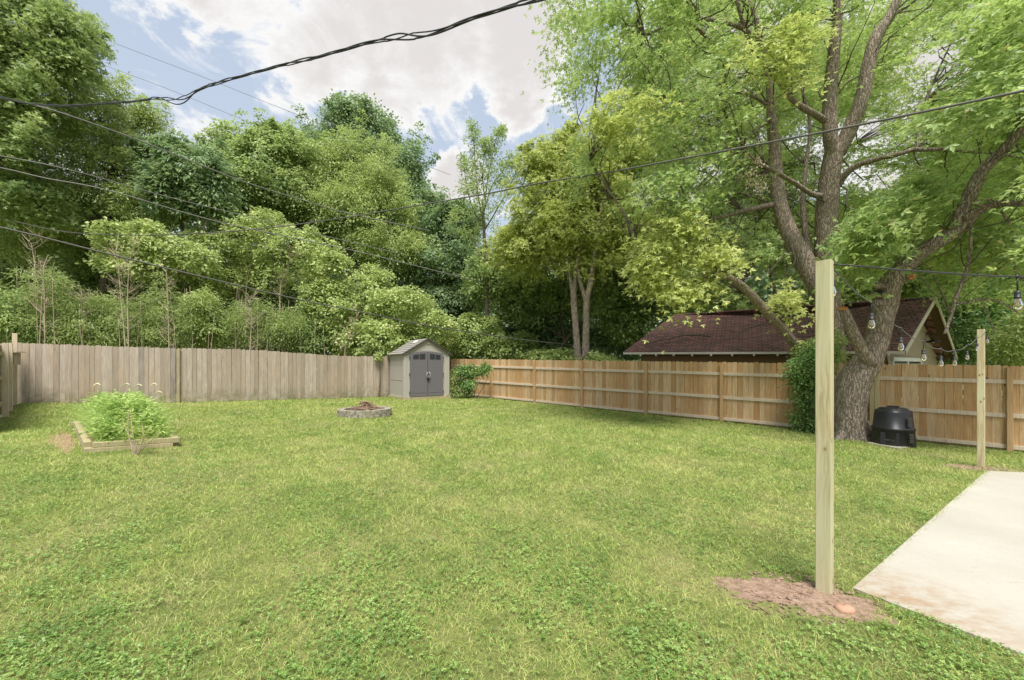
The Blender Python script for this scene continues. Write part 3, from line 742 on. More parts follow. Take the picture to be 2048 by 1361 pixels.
# fallen branches lying on the garage roof
def roof_branch(pxs, r, label):
    mb = MB(); pts = []
    def onroof(px, py):
        t = (px - 1246) / (1809 - 1246); zlo = 1 / ((1 - t) / 16 + t / 11.8); s = (704 - py) / (704 - 627); zhi = zlo + 2.2
        return P(px, py, zlo + (zhi - zlo) * s - .08)
    pts = [onroof(*p) for p in pxs]; mb.tube(pts, np.linspace(r, r * .4, len(pts)), 6, .1, 4)
    for k in range(1, len(pts)):
        for _ in range(2):
            q = pts[k] + np.array([R.uniform(-.6, .2), R.uniform(-.5, .1), R.uniform(-.25, .06)]); mb.tube([pts[k], (pts[k] + q) / 2 + UP * .05, q], [r * .35, r * .25, .003], 5, caps=False)
    tag(mb.build('fallen_branch', M['bark_d'], origin=pts[0]), label, 'branch')
roof_branch([(1422, 673), (1390, 671), (1360, 672), (1340, 678), (1320, 682), (1290, 690)], .035, 'dark fallen branch lying across the left of the garage roof')
roof_branch([(1528, 647), (1505, 655), (1488, 661), (1472, 672)], .02, 'thin fallen branch lying on the garage roof below the broken limb')

# ------------------------------------------------------------------ light posts, string lights
def light_post(px, py, top, label, w_=.089, phi=10.6):
    g_ = G(px, py); th = math.atan2(g_[0], g_[1]); c = np.array([-math.sin(th), -math.cos(th), 0]); r = np.array([math.cos(th), -math.sin(th), 0]); ph = math.radians(phi)
    f = c * math.cos(ph) - r * math.sin(ph); s = r * math.cos(ph) + c * math.sin(ph); ctr = g_ - c * w_ * .5
    zt = P(px, top, ctr[1])[2]; z0 = g_[2] - .15
    mb = MB(); mb.bbox(np.array([ctr[0], ctr[1], (z0 + zt) / 2]), s * w_ / 2, f * w_ / 2, UP * (zt - z0) / 2, .004)
    o = mb.build('light_post', M['pine'], origin=g_); tag(o, label, 'post', 'wooden posts holding the string lights'); return ctr, zt
PA, ZA_ = light_post(1649, 1190, 523, 'tall near pine post in dug clay beside the patio corner')
PB, ZB_ = light_post(1962, 937, 659, 'far pine post in front of the cedar fence at the patio edge', phi=4)

def bulb(root, top, drop=.09, sc=1.0):
    """a pendant socket with a clear bulb"""
    mb = MB(); top = np.asarray(top, float)
    mb.tube([top, top - UP * drop], .0035 * sc, 6); mb.box(top, (.012, 0, 0), (0, .006, 0), (0, 0, .009))
    c = top - UP * drop
    mb.lathe(c, [(.001, .004), (.012, 0), (.016, -.012), (.0165, -.040), (.019, -.042), (.019, -.050), (.001, -.051)], 14)
    so_ = mb.build('socket', M['blk'], root, True)
    c = c - UP * .049; mb = MB(); mb.lathe(c, [(.0125, 0), (.014, -.008), (.021, -.028), (.0245, -.046), (.0225, -.062), (.014, -.074), (.001, -.078)], 18)
    b_ = mb.build('light_bulb', M['glass'], so_, True)
    mb = MB()
    for k in range(4):
        a = k * math.pi / 2; o = np.array([math.cos(a) * .007, math.sin(a) * .007, 0]); mb.tube([c - UP * .01 + o * .4, c - UP * .05 + o], .0016, 5)
    mb.lathe(c, [(.001, -.002), (.006, -.003), (.004, -.022), (.001, -.024)], 8)
    mb.build('filament', M['filament'], b_)
S0 = PA + np.array([.055, .02, 0]); S0 = np.array([S0[0], S0[1], P(0, 530, S0[1])[2]])
root = empty('string_lights', S0, 'black string light cable with bulbs from the tall near post to the far post', 'string lights')
def Sline(px): 
    r = (px - CX) / F; t = (2.21 - r * 2.79) / (r * (6.8 - 2.79) - (7.97 - 2.21)); return 2.79 + t * 4.01
sp = [(1743, 606), (1801.5, 657), (1847, 683), (1881.6, 698), (1909, 700), (1934, 691), (1954, 676)]
pts = [S0] + [P(a, b_, Sline(a)) for a, b_ in sp] + [np.array([PB[0] + .03, PB[1] - .05, ZB_ - .03])]
mb = MB(); full = []
for a, b_ in zip(pts[:-1], pts[1:]):
    for t in np.linspace(0, 1, 6)[:-1]: full.append(a + (b_ - a) * t - UP * .03 * math.sin(t * math.pi))
full.append(pts[-1]); mb.tube(full, .0045, 7); mb.build('cable', M['greycable'], root, True)
bulb(root, S0 + np.array([.014, .0, -.03]), .07)
for p in pts[1:-1]: bulb(root, p, .09)
S1 = PA + np.array([.05, -.02, 0]); S1 = np.array([S1[0], S1[1], P(0, 529, S1[1])[2]])
root = empty('string_lights', S1, 'thick black string light cable running right from the top of the near post', 'string lights')
ps = [S1, P(1740, 534.5, 2.76), P(1807, 540.5, 2.76), P(1900, 547, 2.76), P(1948, 550.5, 2.75), P(2035, 553.5, 2.75), P(2110, 551, 2.75), P(2500, 520, 2.7)]
mb = MB(); mb.tube(ps, .0058, 7, sub=3); mb.build('cable', M['cable'], root, True)
bulb(root, ps[5], .10, 1.4); bulb(root, ps[6] + np.array([.9, 0, 0.02]), .10)
S2 = np.array([PB[0] + .06, PB[1], ZB_ - .04])
root = empty('string_lights', S2, 'loose end of the string lights hanging with a plug beside the far post', 'string lights')
mb = MB(); e = P(1974.5, 756, 6.85); mb.tube([S2, S2 + np.array([.03, 0, -.12]), (S2 + e) / 2 + np.array([.03, 0, 0]), e], .004, 6, sub=4); mb.lathe(e, [(.001, .02), (.012, .015), (.012, -.02), (.001, -.02)], 8); mb.build('cable', M['cable'], root, True)
bulb(root, P(1974, 670, 6.8), .02)

# ------------------------------------------------------------------ compost bin, slab, fire pit, raised bed
def compost():
    c = np.array([8.42, 8.84, gz(8.42)]); root = empty('compost_bin', c, 'black plastic compost bin with a lid in front of the cedar fence', 'compost bin')
    f = unit(np.array([-c[0], -c[1], 0])); r = np.array([-f[1], f[0], 0]); r = r if r[0] > 0 else -r
    mb = MB(); mb.lathe(c, [(.335, 0), (.34, .02), (.318, .36), (.33, .37), (.327, .41), (.31, .42), (.285, .73), (.272, .785), (.235, .80)], 40, sq=2.7)
    mb.build('body', M['blk'], root, True)
    mb = MB(); mb.lathe(c, [(.235, .775), (.242, .80), (.225, .83), (.19, .845), (.08, .85), (.001, .85)], 36, sq=2.4)
    mb.box(c + UP * .865, r * .10, f * .035, UP * .015); mb.box(c + UP * .815 + f * .225, r * .07, f * .02, UP * .018)
    mb.build('lid', M['blk'], root)
    ff = unit(f + r * -.15 - UP * 0); mb = MB(); pc = c + ff * .322 + UP * .19; mb.box(pc, np.array([-ff[1], ff[0], 0]) * .15, ff * .02 + UP * .0015, UP * .13 - ff * .012)
    dr = mb.build('door', M['blk'], root); mb = MB(); mb.box(pc + ff * .025 - UP * .03, np.array([-ff[1], ff[0], 0]) * .08, ff * .012, UP * .012); mb.build('handle', M['shedtrim'], dr)
    for az, hz, rr in ((.85, .22, .345), (.85, .56, .305)):
        d = unit(f * math.cos(az) + r * math.sin(az)); t_ = np.array([-d[1], d[0], 0]); mb = MB()
        for k in range(5): mb.box(c + d * (rr + .03) + UP * (hz - .08 + k * .04), t_ * .05, d * .012, UP * .01)
        mb.build('vent', M['shedtrim'], root)
compost()
a = G(1742, 888); b_ = G(1806, 899); mb = MB(); d = unit((b_ - a) * np.array([1, 1, 0])); n_ = np.array([-d[1], d[0], 0]); mb.box((a + b_) / 2 + UP * .012, (b_ - a) / 2, n_ * .16, UP * .025)
tag(mb.build('paving_slab', M['concrete'], origin=(a + b_) / 2), 'low pale concrete slab lying in the grass under the compost bin', 'slab')

def fire_pit():
    c = np.array([-4.21, 11.45, gz(-4.21)]); root = empty('fire_pit', c, 'round stone fire pit of two block courses in the middle of the lawn', 'fire pit')
    for course in range(2):
        n = 22
        for k in range(n):
            a0 = (k + course * .5) / n * 2 * math.pi; a1 = a0 + 2 * math.pi / n - .012; r1 = .735 - course * .012 + R.uniform(-.008, .008); r0 = .55; z0 = .0 + course * .105; z1 = z0 + .10 + R.uniform(-.003, .003)
            ring = [(r0, a0), (r1, a0), (r1 + .012, (a0 + a1) / 2), (r1, a1), (r0, a1)]
            mb = MB(); mb.prism([c + np.array([r * math.cos(a), r * math.sin(a), z0]) for r, a in ring], UP * (z1 - z0)); mb.build('stone_block', M['stone'], root)
    mb = MB(); th = np.linspace(0, 2 * math.pi, 25)[:-1]; V = [c + UP * .16]; FS = []
    for ri, rr in enumerate((.25, .56)):
        for t in th: V.append(c + np.array([rr * math.cos(t), rr * math.sin(t), (.14 if ri == 0 else .10) + R.uniform(-.02, .02)]))
    tri = [[0, 1 + i, 1 + (i + 1) % 24] for i in range(24)]; q = [[1 + i, 25 + i, 25 + (i + 1) % 24, 1 + (i + 1) % 24] for i in range(24)]
    mb.add(V, [tri, q]); mb.build('ash_bed', M['ash'], root)
    for k in range(60):
        a = R.uniform(0, 6.28); r = R.uniform(0, .42); L = R.uniform(.15, .55); b_ = R.uniform(0, 6.28); p = c + np.array([r * math.cos(a), r * math.sin(a), .17 + R.uniform(0, .22) * max(.1, 1 - r * 2)])
        d = np.array([math.cos(b_), math.sin(b_), R.uniform(-.12, .22)]) * L / 2; mb = MB(); mb.tube([p - d, p + UP * .02, p + d], [.012, .015, .006], 5, .15, 2); mb.build('stick', M['stick'], root)
fire_pit()

def tp(px, py, h):  # point at height h above the ground seen at a pixel
    Z = (EYE - h) * F / ((py - HY) - SLOPE * (px - CX)); x = (px - CX) / F * Z; return np.array([x, Z, gz(x) + h])
FL, FR, BL = G(168, 908), G(360, 894), tp(147, 844, .155)
for q in (FL, FR, BL): q[2] = gz(q[0])
BR = FR + (BL - FL) * .92; BR[2] = gz(BR[0])
def raised_bed():
    root = empty('raised_bed', FL, 'raised garden bed of mossy timbers overgrown with weeds', 'raised bed')
    for k, (a, b_) in enumerate(((FL, FR), (FR, BR), (BR, BL), (BL, FL))):
        d = unit((b_ - a) * np.array([1, 1, 0])); n = np.array([-d[1], d[0], 0])
        for c_ in range(2):
            e0 = (.0 if c_ == k % 2 else .09); e1 = (.0 if c_ != k % 2 else .09)
            A = a + d * e0 + n * .045 + UP * (.04 + c_ * .08); B = b_ - d * e1 + n * .045 + UP * (.04 + c_ * .08)
            mb = MB(); mb.bbox((A + B) / 2 + n * R.uniform(-.006, .006), n * .044, UP * .0392, (B - A) / 2, .006); mb.build('timber', M['timber'], root)
    mb = MB(); mb.prism([q + UP * .06 for q in (FL + (FR - FL) * .07 + (BL - FL) * .03, FR + (FL - FR) * .07 + (BR - FR) * .03, BR + (BL - BR) * .07 + (FR - BR) * .03, BL + (BR - BL) * .07 + (FL - BL) * .03)], UP * .06)
    mb.build('soil', M['soilpatch'], root)
raised_bed()
def blades(P0, h, wd, lean, bend, segs=2, rn=rng):
    """grass blades: P0 (N,3), h,w (N,), lean (N,2) horizontal tip offset per height"""
    n = len(P0); az = rn.uniform(0, 2 * math.pi, n); wv = np.stack([np.cos(az), np.sin(az), np.zeros(n)], -1) * wd[:, None] / 2
    V = []; 
    for k in range(segs + 1):
        t = k / segs; c = P0 + np.stack([lean[:, 0] * h * t ** bend, lean[:, 1] * h * t ** bend, h * t * (1 - .18 * t * (bend > 1.2))], -1); ww = (1 - .82 * t ** 1.5)
        V += [c - wv * ww, c + wv * ww]
    V = np.stack(V, 1).reshape(-1, 3); k2 = 2 * (segs + 1)
    b_ = (np.arange(n) * k2)[:, None]; q = np.concatenate([b_ + np.array([[2 * k, 2 * k + 1, 2 * k + 3, 2 * k + 2]]) for k in range(segs)])
    return V, q
def bedp(s, t): return FL + (FR - FL) * s[:, None] + (BL - FL) * t[:, None]
def weeds():
    n = 12000; s = rng.uniform(.13, .92, n); t = rng.uniform(.03, .97, n); p = bedp(s, t); p[:, 2] = gz(p[:, 0]) + .1
    dome = np.clip(1.25 * np.minimum(np.minimum(s, 1 - s) * 3.2, np.minimum(t, 1 - t) * 6), .25, 1)
    h = dome * rng.uniform(.15, .72, n) * (.85 + .3 * np.sin(p[:, 0] * 6 + 1) * np.sin(p[:, 1] * 5) + .2 * np.sin(p[:, 0] * 17 + p[:, 1] * 11)) * np.where(rng.uniform(0, 1, n) < .02, 1.5, 1); le = rng.normal(0, .42, (n, 2))
    V1, q1 = blades(p, h, rng.uniform(.006, .014, n), le, 2.0, 3)
    m = 900; s = rng.uniform(.15, .88, m); t = rng.uniform(.05, .95, m); c = bedp(s, t); c[:, 2] = gz(c[:, 0]) + .12 + rng.uniform(.05, .66, m) * np.clip(np.minimum(np.minimum(s, 1 - s) * 4, np.minimum(t, 1 - t) * 6), .25, 1)
    V2, q2 = sprays(c, np.tile(UP, (m, 1)) + rng.normal(0, .4, (m, 3)), .10, 14, .085, 'lance', .6, .2)
    V = np.vstack([V1, V2]); o = mk('weeds', V, [q1, q2 + len(V1)], M['weed'], origin=bedp(np.array([.5]), np.array([.5]))[0])
    tag(o, 'bright green weeds and tall grass growing in the raised bed', 'weeds', kind='stuff')
    for i, (px, py, lb) in enumerate(((195, 770, 'leftmost arching foxtail seed head above the raised bed weeds'), (253, 770, 'foxtail seed head left of centre above the weeds'), (278, 772, 'foxtail seed head right of centre above the weeds'), (308, 770, 'foxtail seed head on the right of the raised bed'), (318, 786, 'rightmost and lowest foxtail seed head over the raised bed'))):
        Zq = 7.6; tip = P(px, py, Zq); b0 = np.array([tip[0] + .1, Zq, gz(tip[0]) + .1]); mb = MB(); rt = empty('foxtail_grass', b0, lb, 'grass stalk', 'foxtail stalks rising from the raised bed')
        mb.tube([b0, (b0 + tip) / 2 + np.array([.03, 0, .05]), tip + np.array([.06, 0, .0])], [.003, .0022, .002], 5, sub=3); mb.build('stem', M['weed'], rt)
        mb = MB(); mb.tube([tip + np.array([.06, 0, 0]), tip + np.array([.0, 0, .025]), tip + np.array([-.06, 0, -.01]), tip + np.array([-.09, 0, -.05])], [.006, .011, .010, .003], 7, .2, 3); mb.build('seed_head', M['seed'], rt)
weeds()
def sapling():
    g_ = G(270, 912); root = empty('young_shrub', g_, 'small woody shrub with sparse pinkish leaves leaning on the front timber of the bed', 'shrub')
    mb = MB(); tips = []
    for k, (px, py) in enumerate(((262, 835), (285, 850), (245, 840), (300, 858), (258, 822), (320, 862))):
        tip = P(px, py, g_[1] + R.uniform(-.1, .25)); a = g_ + np.array([R.uniform(-.02, .02), 0, 0]); mid = (a + tip) / 2 + np.array([R.uniform(-.06, .06), 0, .03]); mb.tube([a, mid, tip], [.008, .006, .003], 6, .1, 4)
        for t in np.linspace(.45, 1, 7): tips.append(a * (1 - t) + tip * t + np.array([R.uniform(-.06, .06), R.uniform(-.06, .06), R.uniform(-.02, .06)]))
    for _ in range(9):
        a = g_ + UP * .02; b_ = g_ + np.array([R.uniform(-.13, .13), R.uniform(-.05, .1), R.uniform(.1, .3)]); mb.tube([a, (a + b_) / 2 + np.array([R.uniform(-.05, .05), 0, 0]), b_], .003, 5, sub=3)
    mb.build('stem', M['twig'], root); tips = np.array(tips)
    V, q = sprays(tips, np.tile(UP, (len(tips), 1)), .06, 9, .05, 'lance', .7, .1); mk('foliage', V, [q], M['maple_y'], root)
sapling()

# ------------------------------------------------------------------ bare clay round the posts, rock
def mound(name, label, cx_, cy_, rx, ry, h, mat, n=34, rot=0.0):
    V = []; ph = [R.uniform(0, 6) for _ in range(5)]
    m = 14
    for i in range(m + 1):
        for j in range(n):
            a = j / n * 2 * math.pi; e = 1 + .16 * math.sin(2 * a + ph[0]) + .12 * math.sin(3 * a + ph[1]) + .10 * math.sin(7 * a + ph[2]) + .09 * math.sin(13 * a + ph[3]) + R.uniform(-.05, .05); r = i / m
            x = rx * r * e * math.cos(a); y = ry * r * e * math.sin(a); x, y = x * math.cos(rot) - y * math.sin(rot), x * math.sin(rot) + y * math.cos(rot)
            bump = (R.random() - .4) * h * .55 * (1 - r * .6)
            z = h * (1 - r ** 1.5) + bump if i < m else -.02
            V.append([cx_ + x, cy_ + y, gz(cx_ + x) + z + .004])
    i, j = np.meshgrid(np.arange(m), np.arange(n), indexing='ij'); q = np.stack([i * n + j, (i + 1) * n + j, (i + 1) * n + (j + 1) % n, i * n + (j + 1) % n], -1).reshape(-1, 4)
    mb = MB(); mb.add(V, [q])
    for _ in range(420 if rx < 1 else 60):
        a = R.uniform(0, 6.28); r = R.uniform(0, 1) ** .5 * 1.25; x = cx_ + rx * r * math.cos(a); y = cy_ + ry * r * math.sin(a); s = R.uniform(.003, .013) * (1.8 if R.random() < .08 else 1)
        c = np.array([x, y, gz(x) + h * max(0, 1 - r ** 1.5) + .006]); th = np.arange(6) / 6 * 6.28
        ring = [c + np.array([math.cos(t) * s * R.uniform(.7, 1.2), math.sin(t) * s * R.uniform(.7, 1.2), R.uniform(-.2, .3) * s]) for t in th]; base_i = len(ring)
        mb.add(ring + [c + UP * s * .8, c - UP * s * .5], [[[k, (k + 1) % 6, 6] for k in range(6)] + [[(k + 1) % 6, k, 7] for k in range(6)]])
    o = mb.build(name, mat); tag(o, label, kind='stuff'); return o
MD = (1.98, 2.74, .46, .26)
mound('dirt', 'loose reddish clay dug up round the tall near post', MD[0] + .0, MD[1] - .0, .46, .24, .014, M['clay'], 72, -.2)
mound('dirt', 'loose reddish clay scattered round the far post', PB[0] - .05, PB[1] - .05, .58, .24, .014, M['clay'], 34, -.4)
mound('dirt', 'bare brown soil along the left side of the raised bed', (FL[0] + BL[0]) / 2 - .18, (FL[1] + BL[1]) / 2 - .1, 1.25, .17, .012, M['soilpatch'], 34, -.72)
rk = G(1697, 1229); V = []; n = 14
mb = MB(); rr = [(.001, -.02), (.04, -.015), (.058, .008), (.055, .026), (.034, .042), (.001, .046)]
mb.lathe(rk + np.array([0, .03, 0]), rr, n, sq=2.6); VV = np.vstack(mb.v); VV[:, 0] = rk[0] + (VV[:, 0] - rk[0]) * 1.0; VV[:, 1] = rk[1] + .03 + (VV[:, 1] - rk[1] - .03) * .8; VV += rng.normal(0, .0018, VV.shape); mb.v = [VV]
tag(mb.build('rock', M['rock'], smooth=True, origin=rk), 'flat orange rock lying in front of the tall near post', 'rock')

# ------------------------------------------------------------------ lawn
YARD = [(-14.75, 12.0), (-11.2, 13.3), (-5.5, 17.7), (-3.4, 20.6), (FX(20.5) - .1, 20.4), (FX(5) - .1, 5), (16, 4.5), (16, .5), (-2.5, .5), (-6.6, 4.7)]
def lawn():
    base_d = 8200; zg = np.linspace(.9, 21, 400); rho = base_d * np.minimum(1, (2.6 / zg) ** 1.25); wdt = 2.66 * zg + 1.0
    pdf = rho * wdt; total = int(np.sum((pdf[1:] + pdf[:-1]) / 2 * np.diff(zg))); cdf = np.cumsum(pdf); cdf /= cdf[-1]
    Z = np.interp(rng.uniform(0, 1, total), cdf, zg); X = (rng.uniform(-.5, .5, total)) * (2.66 * Z + 1.0)
    ok = inpoly(X, Z, YARD) & ~inpoly(X, Z, [(PATIO[0][0] + .02, PATIO[0][1] - .01), (4.78, -1.03), (12.5, -1.6), (13, 5.2), (8.37, 6.52), (7.82, 6.54)])
    ok &= ~inpoly(X, Z, [tuple(q[:2]) for q in (FL, FR, BR, BL)])
    ok &= (X + 4.21) ** 2 + (Z - 11.45) ** 2 > .72 ** 2
    ok &= ~(((X - 8.42) ** 2 + (Z - 8.84) ** 2) < .4 ** 2)
    sh = [(-4.4, 16.5), (-2.8, 17.75), (-3.8, 19.1), (-5.4, 17.8)]; ok &= ~inpoly(X, Z, sh)
    nz = np.sin(X * 9) * np.sin(Z * 11 + 1) + .5 * np.sin(X * 23 + Z * 17)
    d1 = ((X - 1.98) / .50) ** 2 + ((Z - 2.74) / .29) ** 2 + nz * .3 + rng.normal(0, .12, total); ok &= (d1 > 1) | (rng.uniform(0, 1, total) < .05 + .35 * (d1 > .55))
    d2 = ((X - PB[0] + .05) / .6) ** 2 + ((Z - PB[1] + .05) / .28) ** 2 + nz * .2; ok &= (d2 > 1) | (rng.uniform(0, 1, total) < .15 + .5 * (d2 > .5))
    # bare scruffy strip beside the bed
    ax = (FL + BL) / 2; dv = unit((BL - FL) * np.array([1, 1, 0])); lx = (X - ax[0]) * dv[0] + (Z - ax[1]) * dv[1]; ly = (X - ax[0]) * -dv[1] + (Z - ax[1]) * dv[0]
    ok &= ~((np.abs(lx) < 1.35) & (np.abs(ly - .16) < .10 + .04 * nz) & (rng.uniform(0, 1, total) < .6))
    X, Z = X[ok], Z[ok]; n = len(X); sc = np.maximum(1, Z / 3.0) ** .62
    cl = np.sin(X * 2.1 + 1) * np.sin(Z * 2.7) + .6 * np.sin(X * 5.3 + Z * 3.1) + .4 * np.sin(X * 11 - Z * 7)
    h = rng.uniform(.015, .037, n) * (1 + .22 * cl) * sc ** .55; wd = rng.uniform(.0022, .0045, n) * sc ** 1.35
    le = rng.normal(0, .75, (n, 2)); p = np.stack([X, Z, gz(X)], -1)
    near = Z < 5.5
    V1, q1 = blades(p[near], h[near], wd[near], le[near], 1.7, 2); V2, q2 = blades(p[~near], h[~near], wd[~near], le[~near], 1.0, 1)
    o = mk('lawn_grass', np.vstack([V1, V2]), [q1, q2 + len(V1)], M['grass']); tag(o, 'mown green grass covering the back yard', 'lawn', kind='stuff')
    # clover leaflets in patches
    k = 260000; Z = 1.0 + 11 * rng.uniform(0, 1, k) ** 1.6; X = rng.uniform(-.5, .5, k) * (2.66 * Z + 1)
    pm = np.sin(X * 1.7 + 2) * np.sin(Z * 2.3 + 1) + .7 * np.sin(X * 3.9 + Z * 2.2) + .5 * np.sin(X * 7.7 - Z * 5.1) + .45 * np.sin(X * 15 + Z * 13)
    ok = inpoly(X, Z, YARD) & ~inpoly(X, Z, PATIO) & ~inpoly(X, Z, [tuple(q[:2]) for q in (FL, FR, BR, BL)]) & (pm + rng.normal(0, .75, k) > np.where(Z > 5, 1.15, .35)) & (((X - 2.03) / .46) ** 2 + ((Z - 2.72) / .3) ** 2 > 1)
    X, Z = X[ok], Z[ok]; k = len(X); s_ = rng.uniform(.004, .010, k) * np.maximum(1, Z / 4) ** .6
    c = np.stack([X, Z, gz(X) + rng.uniform(.018, .04, k)], -1); a0 = rng.uniform(0, 6.28, k); nn = unit(np.stack([rng.normal(0, .35, k), rng.normal(0, .35, k), np.ones(k)], -1)); Vs, Qs, off = [], [], 0
    for j in range(3):
        a = a0 + j * 2.094; t = np.stack([np.cos(a), np.sin(a), np.zeros(k)], -1); V, q = leaf_cards(c, nn, t, s_ * 1.5, 'round'); Vs.append(V); Qs.append(q + off); off += len(V)
    o = mk('clover', np.vstack(Vs), [np.vstack(Qs)], M['clover']); tag(o, 'low clover patches growing through the near lawn', 'clover', kind='stuff')
lawn()

# ------------------------------------------------------------------ maples by the fence
def tr(px, py, Z, wpx):
    th = math.atan2((px - CX) / F, 1); return P(px, py, Z), wpx / 2 * Z / F * math.cos(th)
def branch(mb, pts, n=10, noise=.05, sub=6, ridges=0.0):
    if pts[0][3] > 10 or len(pts) > 7: SEEN.append(densify(pts))
    a = [tr(*p) for p in pts]; mb.tube([x[0] for x in a], [x[1] for x in a], n, noise, sub, ridges=ridges); return np.array([x[0] for x in a])
def region(poly, n, zlo, zhi, gaps=(), dens=None):
    x0, x1 = min(p[0] for p in poly), max(p[0] for p in poly); y0, y1 = min(p[1] for p in poly), max(p[1] for p in poly)
    px = rng.uniform(x0, x1, n * 3); py = rng.uniform(y0, y1, n * 3); ok = inpoly(px, py, poly)
    nz = np.sin(px * .021 + 1) * np.sin(py * .027) + .7 * np.sin(px * .047 + py * .03) + .5 * np.sin(px * .083 - py * .071 + 2); ok &= (nz + rng.normal(0, .5, n * 3)) > -.95
    for gx, gy, gr, gk in gaps: ok &= ~((((px - gx) / gr) ** 2 + ((py - gy) / gr) ** 2 < 1) & (rng.uniform(0, 1, n * 3) < gk))
    px, py = px[ok][:n], py[ok][:n]; Z = rng.uniform(zlo, zhi, len(px))
    return np.stack([(px - CX) / F * Z, Z, (HY - py) / F * Z + EYE], -1)
def clear(cs, branches, margin=26, prob=.9):
    """thin out sprays that hang straight in front of the big limbs"""
    px = cs[:, 0] / cs[:, 1] * F + CX; py = HY - (cs[:, 2] - EYE) / cs[:, 1] * F; ok = np.ones(len(cs), bool)
    for pts in branches:
        for (x, y, Z, w) in pts:
            hit = (np.hypot(px - x, py - y) < w / 2 + margin) & (cs[:, 1] < Z + .2); ok &= ~(hit & (rng.uniform(0, 1, len(cs)) < prob))
    return cs[ok]
def densify(pts, k=5):
    out = []
    for a, b_ in zip(pts[:-1], pts[1:]):
        for t in np.linspace(0, 1, k)[:-1]: out.append(tuple(a[i] * (1 - t) + b_[i] * t for i in range(4)))
    return out
SEEN = []
def skeleton_twigs(mb, nodes, cs, frac, r=.02, rn=rng):
    idx = rn.choice(len(cs), int(len(cs) * frac), replace=False)
    used = np.zeros(len(nodes))
    for i in idx:
        d = np.linalg.norm(nodes - cs[i], axis=1); j = np.argmin(d + rn.uniform(0, .8, len(d)) + used * 1.5); used[max(0, j - 1):j + 2] += 1; a = nodes[j]
        if np.linalg.norm(a - cs[i]) > 3.2: continue
        limb(mb, a, cs[i], r * rn.uniform(.6, 1.2), .004, 5, 5, .5, sag=rn.uniform(-.02, .10))

